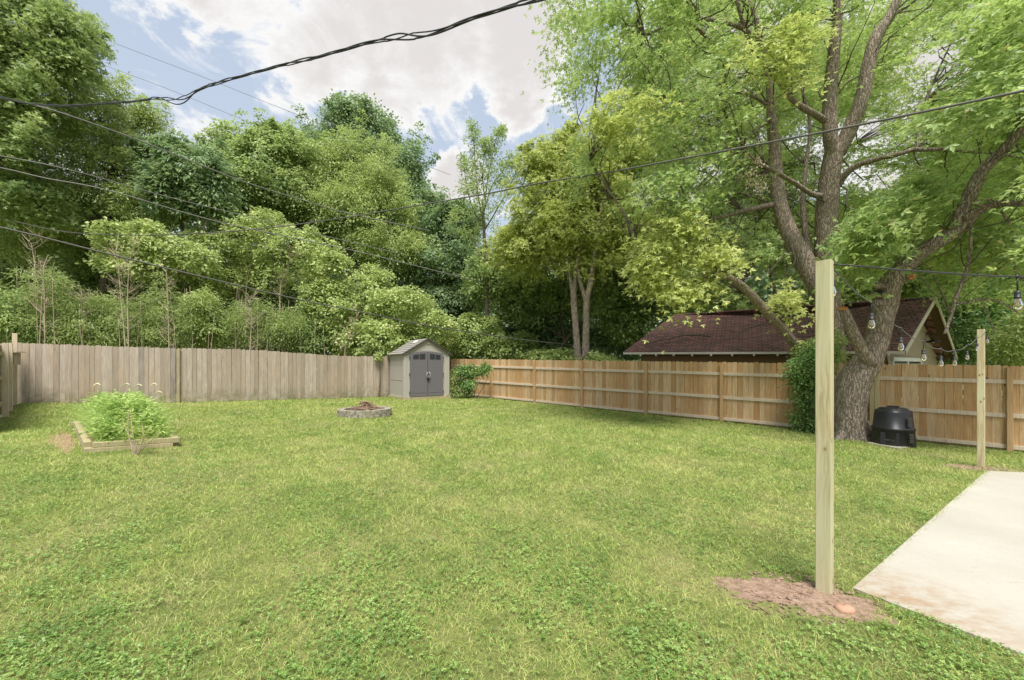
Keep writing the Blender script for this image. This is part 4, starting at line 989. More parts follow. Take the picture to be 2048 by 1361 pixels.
def leaning_maple():
    b0 = np.array([8.17, 9.6, gz(8.17)])
    root = empty('maple_tree', b0, 'thick leaning maple trunk with cut stubs beside the black compost bin', 'tree', 'maple trees by the cedar fence')
    mb = MB()
    main = [(1705, 890, 9.6, 108), (1702, 868, 9.6, 74), (1702, 817, 9.55, 62), (1710, 764, 9.5, 70), (1732, 727, 9.4, 62), (1754, 676, 9.3, 54), (1762, 641, 9.2, 52), (1773, 606, 9.1, 50), (1780, 570, 9.0, 50), (1800, 545, 8.9, 44), (1825, 520, 8.8, 38), (1856, 495, 8.7, 36), (1911, 462, 8.5, 36), (1945, 428, 8.4, 33)]
    pm = branch(mb, main, 22, .03, 7, ridges=.07)
    # root flare
    for k in range(6):
        a = k * 1.05 + .4; q = b0 + np.array([math.cos(a) * .62, math.sin(a) * .45, -.06]); mb.tube([b0 + np.array([math.cos(a) * .15, math.sin(a) * .15, .42]), b0 + np.array([math.cos(a) * .34, math.sin(a) * .28, .12]), q], [.15, .12, .05], 10, .08, 4)
    p1 = branch(mb, [(1905, 462, 8.5, 30), (1935, 402, 8.4, 34), (1963, 345, 8.2, 31), (2003, 304, 8.0, 30), (2041, 264, 7.8, 26), (2090, 215, 7.6, 22), (2160, 130, 7.4, 16)], 16, .05, 6, .05)
    p2 = branch(mb, [(1925, 440, 8.4, 26), (1976, 413, 8.2, 24), (2010, 407, 8.0, 21), (2048, 408, 7.8, 18), (2120, 400, 7.6, 14), (2220, 380, 7.4, 9)], 12, .05, 6)
    p3 = branch(mb, [(1943, 427, 8.4, 6), (1942, 460, 8.3, 8), (1941, 495, 8.3, 9), (1935, 535, 8.3, 9), (1922, 570, 8.3, 10), (1911, 598, 8.3, 10), (1903, 630, 8.2, 8), (1889, 668, 8.1, 7)], 9, .06, 5)
    branch(mb, [(1911, 605, 8.3, 8), (1930, 607, 8.2, 7), (1960, 599, 8.1, 6), (2000, 604, 8.0, 6), (2040, 629, 7.9, 5)], 7, .05, 5)
    branch(mb, [(1960, 599, 8.1, 4), (1975, 625, 8.1, 4), (1990, 668, 8.1, 3)], 6, .05, 4)
    p4 = branch(mb, [(2003, 424, 8.1, 7), (2020, 450, 8.1, 7), (2027, 480, 8.1, 6), (2028, 522, 8.0, 6), (2034, 560, 8.0, 4)], 7, .05, 5)
    branch(mb, [(2028, 500, 8, 3), (1975, 530, 8.2, 3), (1940, 548, 8.3, 2)], 5); branch(mb, [(2027, 480, 8, 3), (2060, 440, 7.8, 2)], 5)
    branch(mb, [(1975, 418, 8.2, 8), (1950, 405, 8.1, 7), (1985, 398, 8.0, 6)], 7)
    # stub at left and broken knob
    branch(mb, [(1745, 728, 9.2, 30), (1726, 706, 9.1, 26), (1706, 665, 9.0, 26), (1692, 632, 8.95, 24), (1686, 618, 8.95, 20)], 12, .08, 5)
    branch(mb, [(1795, 560, 8.9, 30), (1812, 556, 8.75, 22), (1822, 554, 8.65, 17)], 12, .06, 4)
    # burl round the hollow
    for (x_, y_, w_) in ((1750, 572, 17), (1744, 590, 15), (1752, 606, 17), (1768, 573, 15)): branch(mb, [(1775, y_, 9.05, w_ * 1.1), (x_, y_, 8.82, w_)], 10, .1, 3)
    mb.build('trunk', M['bark'], root, True)
    for (x_, y_, z_, w_, lb) in ((1686, 617, 8.93, 22, 'orange broken top of the left stub'), (1823, 553.5, 8.62, 17, 'orange cut end of the upper stub')):
        c, r = tr(x_, y_, z_, w_); mb = MB(); dr = unit(np.array([-c[0], -c[1], 0])) if x_ > 1700 else unit(np.array([-.2, -.5, 1.0]))
        mb.lathe(c, [(r * .5, -.03), (r * 1.02, -.01), (r * .8, .025), (r * .3, .02), (.001, .05)], 12, dr); VV = np.vstack(mb.v); VV += rng.normal(0, .008, VV.shape); mb.v = [VV]
        o = mb.build('branch_stub', M['cut'], root); tag(o, lb)
    c, r = tr(1757, 586, 8.80, 20); mb = MB(); mb.lathe(c, [(.001, 0), (r * .9, 0), (r * .7, -.05), (.001, -.06)], 14, unit(np.array([-.75, -.55, .2]))); mb.build('hollow', M['blk'], root)
    nodes = np.vstack([pm[8:], p1, p2, p3, p4])
    cs = np.vstack([region([(1700, 560), (1660, 480), (1720, 420), (1840, 350), (1950, 430), (1900, 500), (1850, 560), (1780, 530), (1740, 570), (1700, 590)], 120, 7.6, 9.0, [(1925, 402, 26, .9), (1963, 345, 26, .9), (1800, 545, 35, .8), (1775, 600, 40, .8), (1850, 500, 25, .6), (1911, 470, 25, .6), (1741, 640, 30, .9)]),
                    region([(1840, 80), (2100, -80), (2250, -60), (2250, 600), (2050, 560), (2000, 440), (1960, 330), (1840, 240)], 230, 6.6, 8.8, [(2003, 304, 35, .85), (2041, 264, 30, .8), (1975, 325, 30, .8), (1880, 130, 70, .8), (2028, 410, 30, .7), (1925, 402, 26, .9)]),
                    region([(1860, 420), (2060, 440), (2060, 520), (1900, 540), (1850, 500)], 26, 8.8, 9.8), region([(1730, 625), (1760, 620), (1760, 665), (1730, 665)], 3, 8.6, 8.9)])
    cs = clear(cs, SEEN, 40, .97)
    out = unit(cs - np.array([10.5, 8.4, 4.0])); V, q = sprays(cs, out, .42 * rng.uniform(.7, 1.3, len(cs)), 52, .135, 'maple', .35, .5)
    mk('crown', V, [q], M['maple'], root)
    mb = MB(); skeleton_twigs(mb, nodes, cs, .2, .012); mb.build('twigs', M['bark_d'], root, True)
leaning_maple()

def upright_maple():
    Zt = 11.6; b0 = np.array([(1664 - CX) / F * Zt, Zt, 0]); b0[2] = gz(b0[0])
    root = empty('maple_tree', b0, 'tall upright maple with several stems rising behind the near light post and cedar fence', 'tree', 'maple trees by the cedar fence')
    mb = MB(); N_ = []
    N_.append(branch(mb, [(1664, 880, Zt, 80), (1664, 780, Zt, 58), (1662, 690, Zt, 54), (1656, 600, Zt, 52), (1652, 524, 11.5, 46), (1655, 415, 11.3, 46), (1663, 333, 11.1, 42), (1672, 290, 11.0, 40)], 20, .04, 7, .06))
    N_.append(branch(mb, [(1666, 320, 11.05, 28), (1660, 270, 10.9, 32), (1660, 207, 10.8, 30), (1666, 124, 10.6, 26), (1674, 40, 10.4, 22), (1682, -60, 10.2, 17), (1690, -200, 10, 10)], 14, .05, 6, .05))
    N_.append(branch(mb, [(1676, 310, 11.0, 30), (1700, 257, 10.8, 34), (1722, 205, 10.6, 33), (1740, 120, 10.4, 30), (1755, 70, 10.3, 28), (1780, 33, 10.2, 24), (1810, -40, 10, 18), (1850, -160, 9.8, 10)], 14, .05, 6, .05))
    N_.append(branch(mb, [(1655, 610, Zt, 40), (1632, 565, 11.6, 44), (1611, 524, 11.7, 42), (1585, 480, 11.8, 38), (1563, 425, 11.9, 33), (1554, 366, 12.0, 29), (1549, 300, 12.0, 24), (1543, 240, 11.9, 20), (1540, 180, 11.8, 16), (1525, 90, 11.7, 12), (1500, 0, 11.6, 8)], 14, .05, 6, .05))
    N_.append(branch(mb, [(1630, 540, 11.6, 14), (1616, 495, 11.7, 15), (1608, 440, 11.8, 13), (1606, 398, 11.9, 12), (1612, 330, 12, 9), (1620, 250, 12, 7), (1600, 160, 12, 5)], 9, .05, 5))
    N_.append(branch(mb, [(1640, 392, 11.2, 15), (1622, 388, 10.9, 12), (1595, 370, 10.6, 10), (1570, 355, 10.3, 9), (1540, 338, 10.0, 8), (1512, 322, 9.8, 6), (1490, 300, 9.6, 4)], 8, .05, 5))
    N_.append(branch(mb, [(1675, 372, 11.1, 18), (1690, 350, 10.9, 17), (1712, 332, 10.7, 16), (1759, 317, 10.4, 14), (1800, 308, 10.2, 13), (1827, 300, 10.1, 13), (1860, 300, 9.9, 11), (1895, 299, 9.8, 10), (1940, 304, 9.7, 8), (1990, 307, 9.6, 7), (2060, 320, 9.4, 5)], 10, .06, 5))
    N_.append(branch(mb, [(1833, 302, 10.1, 11), (1836, 280, 10.1, 12), (1842, 245, 10.1, 11), (1852, 205, 10.0, 9), (1862, 174, 10.0, 8), (1866, 168, 10, 7)], 8, .06, 5))
    N_.append(branch(mb, [(1655, 245, 10.9, 16), (1635, 232, 10.7, 15), (1610, 218, 10.5, 14), (1585, 200, 10.3, 12), (1570, 182, 10.2, 9), (1545, 150, 10, 6)], 9, .05, 5))
    # long limb reaching low over the garage roof, broken at its end
    N_.append(branch(mb, [(1640, 740, Zt, 26), (1600, 700, 11.3, 22), (1564, 657, 11.0, 20), (1538, 630, 10.8, 20), (1498, 586, 10.5, 19), (1462, 558, 10.2, 17), (1436, 551, 10.0, 15), (1430, 552, 9.9, 9)], 12, .06, 6))
    N_.append(branch(mb, [(1545, 410, 11.9, 14), (1520, 415, 11.7, 12), (1490, 422, 11.4, 11), (1460, 430, 11.1, 8), (1420, 440, 10.8, 5)], 8, .06, 5))
    N_.append(branch(mb, [(1540, 215, 11.9, 8), (1500, 190, 11.5, 8), (1450, 185, 11, 7), (1400, 200, 10.6, 5), (1340, 205, 10.2, 3)], 7, .06, 5))
    N_.append(branch(mb, [(1515, 80, 11.7, 10), (1490, 60, 11.3, 10), (1440, 42, 10.9, 8), (1400, 40, 10.6, 7), (1360, 42, 10.3, 5), (1290, 70, 10, 3)], 8, .06, 5))
    N_.append(branch(mb, [(1500, 90, 11.6, 12), (1485, 40, 11.4, 10), (1470, -10, 11.2, 9), (1450, -80, 11, 6)], 8, .06, 5))
    N_.append(branch(mb, [(1430, 95, 11.6, 10), (1410, 70, 11.4, 9), (1370, 40, 11.2, 7)], 8, .06, 5))
    N_.append(branch(mb, [(1285, 505, 10.5, 7), (1270, 480, 10.4, 7), (1255, 440, 10.3, 6), (1230, 400, 10.2, 6), (1203, 356, 10.1, 5), (1180, 320, 10.0, 3)], 7, .08, 5))
    N_.append(branch(mb, [(1545, 232, 11.9, 7), (1470, 300, 10.9, 6), (1400, 370, 10.2, 5), (1370, 405, 9.9, 3)], 6, .06, 5))
    mb.build('trunk', M['bark'], root, True); nodes = np.vstack(N_[1:])
    trunkgaps = [(x, y, r, .8) for x, y, r in ((1655, 500, 38), (1655, 430, 40), (1660, 370, 38), (1663, 320, 34), (1662, 250, 26), (1664, 190, 24), (1705, 250, 28), (1725, 200, 28), (1738, 140, 26), (1752, 80, 24), (1780, 30, 20), (1605, 510, 32), (1575, 450, 30), (1558, 400, 28), (1553, 350, 22), (1620, 540, 30), (1759, 318, 14), (1720, 330, 14), (1800, 308, 14), (1836, 260, 14), (1862, 190, 14), (1540, 632, 22), (1498, 586, 22), (1462, 558, 18), (1565, 655, 22), (1595, 205, 16), (1500, 600, 25))]
    skygaps = [(1265, 315, 45, .8), (1220, 340, 40, .75), (1380, 160, 30, .5), (1480, 150, 25, .5), (1540, 590, 34, .97), (1600, 250, 25, .6), (1500, 270, 25, .6), (1880, 130, 75, .85), (1930, 100, 50, .8), (1800, 160, 40, .7), (1310, 110, 25, .7), (1600, 640, 80, .5), (1440, 430, 30, .6)]
    L_edge = [(1130, -120), (1102, -10), (1092, 95), (1100, 160), (1125, 195), (1165, 200), (1200, 180), (1225, 210), (1180, 240), (1150, 270), (1140, 340), (1165, 400), (1230, 420), (1290, 430), (1400, 420), (1480, 470), (1560, 560), (1640, 560), (1700, 540), (1800, 480), (1900, 420), (2000, 360), (2120, 300), (2120, -120)]
    gg = trunkgaps + skygaps
    cs = np.vstack([region(L_edge, 700, 9.2, 11.0, gg), region(L_edge, 820, 11.4, 15.0, skygaps)])
    low = region([(1290, 440), (1380, 420), (1450, 470), (1490, 530), (1450, 545), (1420, 575), (1370, 595), (1320, 585), (1250, 540)], 95, 9.2, 10.8, [])
    low2 = region([(1560, 560), (1640, 540), (1640, 610), (1600, 640), (1560, 690), (1540, 650)], 16, 10.2, 11.0, trunkgaps)
    low3 = region([(1690, 540), (1830, 400), (1990, 340), (2100, 330), (2100, 620), (1900, 600), (1840, 560), (1780, 540)], 200, 11.4, 13.5, [])
    br = region([(1200, 180), (1310, 190), (1340, 240), (1240, 280), (1160, 260)], 26, 8.8, 9.8); br2 = region([(1440, 90), (1560, 40), (1640, 20), (1660, 150), (1600, 170), (1500, 160)], 46, 8.8, 10.0, trunkgaps)
    cs = clear(cs, SEEN, 34, .94); low3 = clear(low3, SEEN, 20)
    allc = np.vstack([cs, low3]); out = unit(allc - np.array([9.0, 12.5, 5.0]))
    V, q = sprays(allc, out, .48 * rng.uniform(.6, 1.4, len(allc)), 58, .105, 'maple', .3, .4); mk('crown', V, [q], M['maple'], root)
    low = clear(low, SEEN, 12, .8); low2 = clear(low2, SEEN, 12, .9); br2 = clear(br2, SEEN, 12, .8)
    lc = np.vstack([low, low2, br, br2]); V, q = sprays(lc, unit(lc - np.array([8.5, 13, 3.0])), .42 * rng.uniform(.7, 1.2, len(lc)), 52, .12, 'maple', .3, .6)
    tag(mk('outer_foliage', V, [q], M['maple_y'], root), 'paler yellow green leaf sprays hanging lowest')
    mb = MB(); skeleton_twigs(mb, nodes, cs, .34, .022); skeleton_twigs(mb, nodes, np.vstack([lc, low3]), .4, .018); mb.build('twigs', M['bark_d'], root, True)
    sc_ = region([(1480, 300), (1530, 280), (1530, 380), (1500, 400)], 14, 9.6, 10.0); V, q = sprays(sc_, np.tile(-UP, (14, 1)), .14, 26, .06, 'lance', .8, .9)
    tag(mk('dry_foliage', V, [q], M['blossom'], root), 'dry tan winged seeds hanging in clusters')
upright_maple()

# ------------------------------------------------------------------ ivy, shrubs by the fences
def shrub(name, label, cat, ells, n, per, L, kind, mat, r=.16, stems=6, group=None, droop=.3, lo=.5, bark='bark_d', flat=.5):
    c0 = np.mean([e[0] for e in ells], 0); b0 = np.array([c0[0], c0[1], gz(c0[0])]); root = empty(name, b0, label, cat, group)
    cs, os_ = crown_pts(lumpy(ells, 6) if len(ells) and n > 250 else ells, n, lo=lo); k = cs[:, 2] > gz(cs[:, 0]) + .03; cs, os_ = cs[k], os_[k]
    V, q = sprays(cs, os_, r, per, L, kind, flat, droop); mk('foliage', V, [q], M[mat], root)
    mb = MB()
    for _ in range(stems):
        e = ells[R.randrange(len(ells))]; t = cs[R.randrange(len(cs))]; a = b0 + np.array([R.uniform(-.3, .3) * e[1][0], R.uniform(-.2, .2) * e[1][1], -.02]); mb.tube([a, (a + t) / 2 + np.array([R.uniform(-.1, .1), R.uniform(-.1, .1), R.uniform(0, .15)]), t], [.018, .012, .004], 6, .1, 4, caps=False)
    mb.build('stem', M[bark], root, True); return root
shrub('ivy', 'dark green ivy climbing the fence end behind the near light post', 'ivy', [ell(1612, 840, 26, 34, 10.55, .22), ell(1614, 790, 26, 40, 10.5, .22), ell(1606, 745, 34, 40, 10.45, .25), ell(1628, 725, 45, 42, 10.7, .3), ell(1612, 870, 34, 12, 10.4, .25)], 560, 15, .08, 'oval', 'ivy', .2)
shrub('ivy', 'ivy wrapping the upright maple trunk above the fence', 'ivy', [ell(1655, 690, 22, 40, 11.3, .4), ell(1615, 700, 30, 20, 11.1, .3), ell(1690, 760, 12, 50, 10.5, .2)], 240, 16, .075, 'oval', 'bright', .16)
shrub('shrub', 'leafy green shrub growing against the cedar fence beside the shed', 'shrub', [ell(938, 742, 30, 18, 18.2, .4), ell(935, 765, 20, 22, 18.1, .35), ell(968, 738, 18, 10, 18.0, .3), ell(936, 788, 9, 14, 18.1, .2)], 260, 14, .10, 'oval', 'ivy', .2)
shrub('grass_clump', 'pale feathery grass clump between the shed and the fence shrub', 'plant', [ell(908, 768, 14, 26, 18.3, .3), ell(905, 785, 14, 14, 18.2, .3)], 90, 18, .2, 'narrow', 'bamboo', .2, droop=.8)
shrub('vine', 'small vine hanging over the grey fence top left of the shed', 'vine', [ell(758, 712, 7, 9, 17.5, .12)], 22, 10, .09, 'oval', 'vine', .1, 2)

# vine covered mounds and bushes behind the grey fence
VG = 'vine covered mounds behind the fences'
def vine(label, ells, n, L=.15, mat='vine', per=26, r=.30): return shrub('vine_mound', label, 'vines', ells, int(n * 1.7), per, L, 'oval', mat, r, 14, VG, droop=.35, lo=.7, flat=.35)
vine('rounded vine covered mound standing tallest behind the middle of the grey fence', [ell(500, 475, 85, 52, 19.9), ell(590, 510, 98, 68, 19.9), ell(655, 535, 50, 58, 19.8), ell(420, 505, 70, 40, 19.6), ell(540, 448, 58, 34, 20.2), ell(440, 560, 70, 40, 19.8), ell(640, 590, 50, 40, 19.6)], 620)
vine('dense vine covered mound directly behind the resin shed', [ell(720, 590, 85, 50, 20.5), ell(800, 625, 85, 62, 20), ell(868, 660, 55, 55, 20), ell(670, 620, 60, 60, 19.8), ell(760, 680, 110, 50, 19.6), ell(745, 548, 35, 18, 21)], 900)
vine('ragged vine tangle draped over dead stems at the left', [ell(245, 475, 50, 34, 17.6), ell(330, 492, 65, 30, 17.8), ell(385, 515, 60, 32, 18), ell(290, 460, 38, 24, 17.6), ell(300, 530, 95, 34, 17.9), ell(215, 510, 30, 30, 17.8)], 360)
vine('low bright vines spilling along the cedar fence top right of the shed', [ell(960, 672, 55, 52, 21.5), ell(1020, 700, 65, 35, 21), ell(1100, 715, 70, 18, 19.5), ell(1190, 722, 60, 16, 17.8), ell(900, 700, 30, 26, 22)], 560, .15, 'bright')
vine('dark ivy covered thicket behind the fence at the far right', [ell(1930, 590, 70, 60, 15.5), ell(1960, 670, 80, 60, 15), ell(2060, 600, 80, 90, 15), ell(1900, 520, 70, 50, 16), ell(2020, 520, 80, 60, 16)], 800, .12, 'ivy', 26, .26)
shrub('shrub', 'light green feathery shrub behind the fence at the far right edge', 'shrub', [ell(2030, 690, 50, 45, 10.5), ell(2075, 660, 45, 50, 10.3)], 240, 22, .12, 'lance', 'bright', .2)

# bamboo-like thicket
def bamboo(label, px, Z, top, wpx=70, mat='bamboo', nstem=13):
    ells = [ell(px + R.uniform(-20, 20), top + 55, wpx * .6, 60, Z, .8), ell(px + R.uniform(-12, 12), (top + 690) / 2 + 15, wpx, (690 - top) / 2.3, Z + .2, 1.1), ell(px, 660, wpx * 1.05, 45, Z + .1, 1.0)]
    b0 = np.array([(px - CX) / F * Z, Z, 0]); b0[2] = gz(b0[0]); root = empty('bamboo_clump', b0, label, 'bamboo', 'bamboo clumps behind the grey fence')
    cs, os_ = crown_pts(lumpy(ells, 5), 380, lo=.3, cut=.5); V, q = sprays(cs, os_, .34, 34, .14, 'narrow' if mat == 'bamboo' else 'lance', .55, .6); mk('foliage', V, [q], M[mat], root)
    mb = MB()
    for _ in range(nstem):
        x = b0[0] + R.uniform(-1, 1) * wpx / F * Z * .9; y = Z + R.uniform(-.9, .8); h = P(px, top, Z)[2] + R.uniform(-2.2, -.2); a = np.array([x, y, gz(x)]); b_ = np.array([x + R.uniform(-.35, .35), y + R.uniform(-.2, .2), h]); mb.tube([a, (a + b_) / 2 + np.array([R.uniform(-.06, .06), 0, 0]), b_], [.014, .011, .004], 6, .04, 4)
    mb.build('stem', M['twig'], root, True)
for lab, px, Z, top, w_, mt in (('bamboo clump at the far left end of the grey fence', 20, 14.4, 560, 55, 'mid'), ('tall feathery bamboo clump behind the fence beside the left corner', 95, 14.8, 515, 62, 'bamboo'), ('loose bamboo clump behind the raised bed, left of the bare tall stem', 175, 15.4, 575, 62, 'bamboo'),
        ('bamboo clump just right of the twin bare stems', 255, 16, 580, 62, 'bamboo'), ('lower bamboo clump above the dark stained fence boards', 335, 16.6, 560, 62, 'bamboo'), ('yellow green broad leaved clump in the middle of the thicket', 415, 17.2, 560, 55, 'bright'),
        ('pale feathery bamboo clump left of the vine mound foot', 490, 17.9, 585, 55, 'bamboo'), ('feathery bamboo clump below the tallest vine mound', 560, 18.5, 590, 55, 'bamboo'), ('last bamboo clump before the vine mound behind the shed', 625, 19.2, 630, 48, 'mid')): bamboo(lab, px, Z, top, w_, mt)
def bare(label, pts, Z, w0=2.4, nb=26):
    b0 = P(pts[0][0], pts[0][1], Z); g0 = np.array([b0[0], Z, gz(b0[0])]); root = None
    mb = MB(); pp = [g0] + [P(x, y, Z) for x, y in pts]; r0 = w0 / 2 * Z / F; mb.tube(pp, np.linspace(r0, r0 * .3, len(pp)), 6, .05, 4)
    sp_, _ = smooth_path(np.array(pp), np.ones(len(pp)), 6); m = len(sp_)
    for _ in range(nb):
        i = R.randrange(int(m * .35), m); a = sp_[i]; L = R.uniform(.25, .85); az = R.uniform(0, 6.28); b_ = a + np.array([math.cos(az) * L * .75, math.sin(az) * L * .5, L * R.uniform(.3, .9)])
        mb.tube([a, (a + b_) / 2 + UP * -.04, b_], [r0 * .38, r0 * .28, .003], 5, sub=3, caps=False)
        for _ in range(2):
            c = (a + b_) / 2; d = c + np.array([R.uniform(-.3, .3), R.uniform(-.2, .2), R.uniform(.05, .35)]); mb.tube([c, d], [r0 * .2, .003], 4, caps=False)
    tag(mb.build('bare_sapling', M['twig'], origin=g0), label, 'sapling', 'bare dead saplings in the thicket')
for lab, pts, Z in (('bare forked sapling rising at the left of the thicket', [(76, 690), (72, 600), (70, 540), (64, 495), (58, 480)], 14.3), ('bare sapling close to the forked one, slightly to its right', [(90, 690), (89, 620), (87, 560), (80, 520)], 14.2), ('tall bare stem behind the raised bed, left one of the twin stems', [(250, 690), (242, 600), (237, 540), (232, 500)], 15.2),
        ('tallest bare stem behind the raised bed, right one of the twin stems', [(257, 690), (255, 600), (259, 530), (270, 470)], 15.1), ('straight bare stem beside the dark fence boards', [(338, 700), (336, 620), (333, 545)], 15.9), ('short bare stem over the fence between the twin stems and the corner', [(163, 690), (168, 620), (160, 590)], 15.0),
        ('bare stem standing before the yellow green clump', [(402, 560), (400, 500), (408, 450)], 19.5), ('leftmost of the pale stems under the tallest vine mound', [(478, 580), (486, 530), (490, 480)], 19.6), ('second of the pale stems under the tallest vine mound', [(492, 590), (502, 530), (518, 470)], 19.4), ('leaning pale stem under the right side of the tallest vine mound', [(560, 590), (572, 545), (586, 505)], 19.2),
        ('thin bare stem in front of the pale feathery bamboo', [(500, 700), (503, 640), (498, 600)], 17.2), ('leaning dead stem at the foot of the shed vine mound', [(690, 700), (702, 665), (716, 630)], 18.4)): bare(lab, pts, Z)

# ------------------------------------------------------------------ background trees
WG = 'trees beyond the fences'
def T(label, ells, bx, Zb, mat, n, per=40, L=.2, kind='oval', r=.55, r0=.16, name='tree', **k):
    tree(name, label, 'tree', ells, ((bx - CX) / F * Zb, Zb), mat, n, per, L, kind, r, None, r0, group=WG, **k)
T('tall maple filling the upper left corner of the view', [ell(20, 60, 135, 105, 17), ell(125, 80, 55, 70, 17), ell(-100, 150, 160, 160, 17), ell(30, 190, 105, 85, 16.6), ell(-30, 300, 120, 110, 16.2), ell(90, 10, 75, 55, 17.2), ell(135, 140, 42, 38, 17), ell(20, 400, 90, 70, 17)], -200, 17.5, 'mid', 1200, 44, .17, 'maple', r0=.3)
T('bushy light green tree with two upright sprigs near the left', [ell(240, 340, 85, 95, 20), ell(165, 285, 70, 70, 20), ell(310, 400, 75, 70, 20), ell(130, 400, 100, 90, 20), ell(238, 205, 22, 45, 20.5, .8), ell(305, 240, 22, 38, 20.5, .8), ell(200, 240, 55, 45, 20.3), ell(60, 430, 80, 80, 19)], 205, 20, 'bright', 1000, 40, .18, 'lance', r0=.22)
T('dark big leaved sumac in front of the round topped trees', [ell(390, 350, 60, 55, 19.5), ell(430, 385, 45, 45, 19.5), ell(350, 390, 45, 45, 19.5), ell(330, 320, 40, 32, 20)], 420, 20, 'dark', 330, 40, .28, 'lance', r=.5, droop=.7)
T('round topped tree left of the tall poplar', [ell(500, 310, 65, 50, 24), ell(570, 305, 55, 42, 24), ell(425, 325, 55, 36, 24), ell(540, 370, 100, 75, 23.5), ell(450, 380, 80, 60, 23.5), ell(545, 268, 26, 22, 24)], 520, 24, 'mid', 850, 40, .2, 'oval', r0=.2)
T('tall dark blue green poplar standing above all others in the middle', [ell(690, 255, 42, 44, 32), ell(742, 262, 42, 48, 32), ell(785, 345, 65, 68, 32), ell(690, 330, 80, 80, 32), ell(828, 420, 55, 60, 32), ell(760, 430, 110, 90, 32), ell(870, 450, 40, 50, 32), ell(628, 290, 34, 34, 33)], 740, 32, 'dark', 1500, 40, .26, 'oval', r=.75, r0=.3)
T('fluffy bright green tree in front of the tall poplar', [ell(705, 310, 45, 50, 25), ell(755, 360, 55, 62, 25), ell(660, 350, 65, 60, 25), ell(700, 430, 100, 70, 24.5), ell(600, 400, 60, 60, 24.5), ell(790, 440, 50, 60, 25), ell(790, 500, 80, 50, 24)], 690, 25, 'bright', 950, 42, .2, 'lance', r0=.18, droop=.7)
T('dark shadowed tree between the poplar and the slender trees', [ell(900, 470, 60, 50, 26), ell(860, 540, 75, 60, 25.5), ell(940, 560, 60, 60, 25), ell(925, 440, 32, 30, 26), ell(900, 610, 60, 40, 25)], 900, 26, 'dark', 620, 40, .22, 'oval')
def airy():
    Z = 21; b0 = np.array([(975 - CX) / F * Z, Z, 0]); b0[2] = gz(b0[0]); root = empty('tree', b0, 'airy slender tree against the sky gap with wispy top', 'tree', WG)
    mb = MB(); C_, r_ = [], []
    main = [P(975, 700, Z), P(973, 560, Z), P(968, 460, Z), P(965, 400, Z)]
    mb.tube([b0] + main[1:], [.12, .10, .07, .05], 8, .05, 4)
    for st in ([(965, 440), (955, 380), (950, 320), (947, 275), (942, 245)], [(968, 430), (975, 360), (985, 310), (995, 270), (1003, 255)], [(960, 450), (940, 400), (930, 350), (926, 310)], [(970, 460), (1005, 400), (1030, 350), (1042, 310)], [(966, 430), (985, 370), (1008, 340), (1018, 312)], [(968, 500), (1020, 450), (1060, 400), (1072, 350)], [(960, 500), (925, 450), (905, 420)], [(970, 400), (965, 350), (970, 300), (972, 280)]):
        pts = np.array([P(x, y, Z + R.uniform(-.3, .3)) for x, y in st]); sp_, _ = smooth_path(pts, np.ones(len(pts)), 7); mb.tube(sp_, np.linspace(.035, .006, len(sp_)), 5)
        for i_, q in enumerate(sp_):
            f = i_ / len(sp_)
            for _ in range(2 if f > .2 else 1):
                C_.append(q + rng.normal(0, 1, 3) * np.array([.34, .3, .2]) * (1.25 - f)); r_.append(.30 * (1.2 - .65 * f))
    V, q = sprays(np.array(C_), unit(rng.normal(0, 1, (len(C_), 3)) + UP * .4), np.array(r_), 30, .15, 'lance', .6, .5); mk('crown', V, [q], M['mid'], root); mb.build('trunk', M['bark_d'], root, True)
airy()
T('yellow green tree with twin slim trunks left of the garage', [ell(1075, 335, 40, 45, 19), ell(1120, 370, 60, 60, 19), ell(1190, 370, 70, 90, 19), ell(1085, 440, 80, 65, 18.8), ell(1160, 480, 100, 70, 18.6), ell(1040, 510, 60, 50, 19), ell(1230, 450, 70, 80, 18.5), ell(1130, 300, 40, 40, 19.5), ell(1240, 330, 50, 60, 19)], 1160, 18.6, 'maple_y', 1100, 40, .16, 'maple', r0=.0001, lo=.4)
T('mid green tree behind the slim trunks, left of the garage', [ell(1030, 600, 60, 55, 22), ell(1080, 570, 70, 55, 22), ell(985, 560, 55, 60, 22), ell(1200, 580, 80, 60, 21), ell(1260, 540, 60, 60, 21), ell(1250, 640, 50, 40, 20.5)], 1100, 22, 'mid', 800, 40, .19, 'oval')
T('deep shade tree low between slim trunks and garage', [ell(1120, 650, 90, 60, 24), ell(1230, 670, 70, 50, 23), ell(1060, 680, 60, 40, 24)], 1130, 24, 'dark', 420, 40, .2, 'oval')
T('broad tree rising behind the garage roof', [ell(1350, 560, 80, 70, 20.5), ell(1440, 500, 90, 70, 21), ell(1330, 470, 70, 70, 21), ell(1400, 620, 80, 40, 20), ell(1290, 590, 50, 60, 20)], 1400, 21, 'mid', 800, 40, .18, 'maple', r0=.3)
T('tree behind the garage ridge near the upright maple', [ell(1600, 480, 80, 80, 22), ell(1720, 520, 90, 80, 21), ell(1640, 590, 50, 45, 21), ell(1500, 400, 90, 80, 23), ell(1760, 440, 80, 70, 22), ell(1440, 600, 50, 30, 23)], 1650, 22, 'bright', 800, 40, .18, 'maple', r0=.2)
T('tree above the garage gable at the right', [ell(1850, 480, 90, 80, 19), ell(1960, 420, 100, 90, 19), ell(1900, 350, 100, 70, 20), ell(2060, 350, 100, 90, 19), ell(1780, 560, 60, 45, 19), ell(1850, 560, 60, 40, 19)], 1900, 19, 'mid', 900, 40, .17, 'maple', r0=.2)
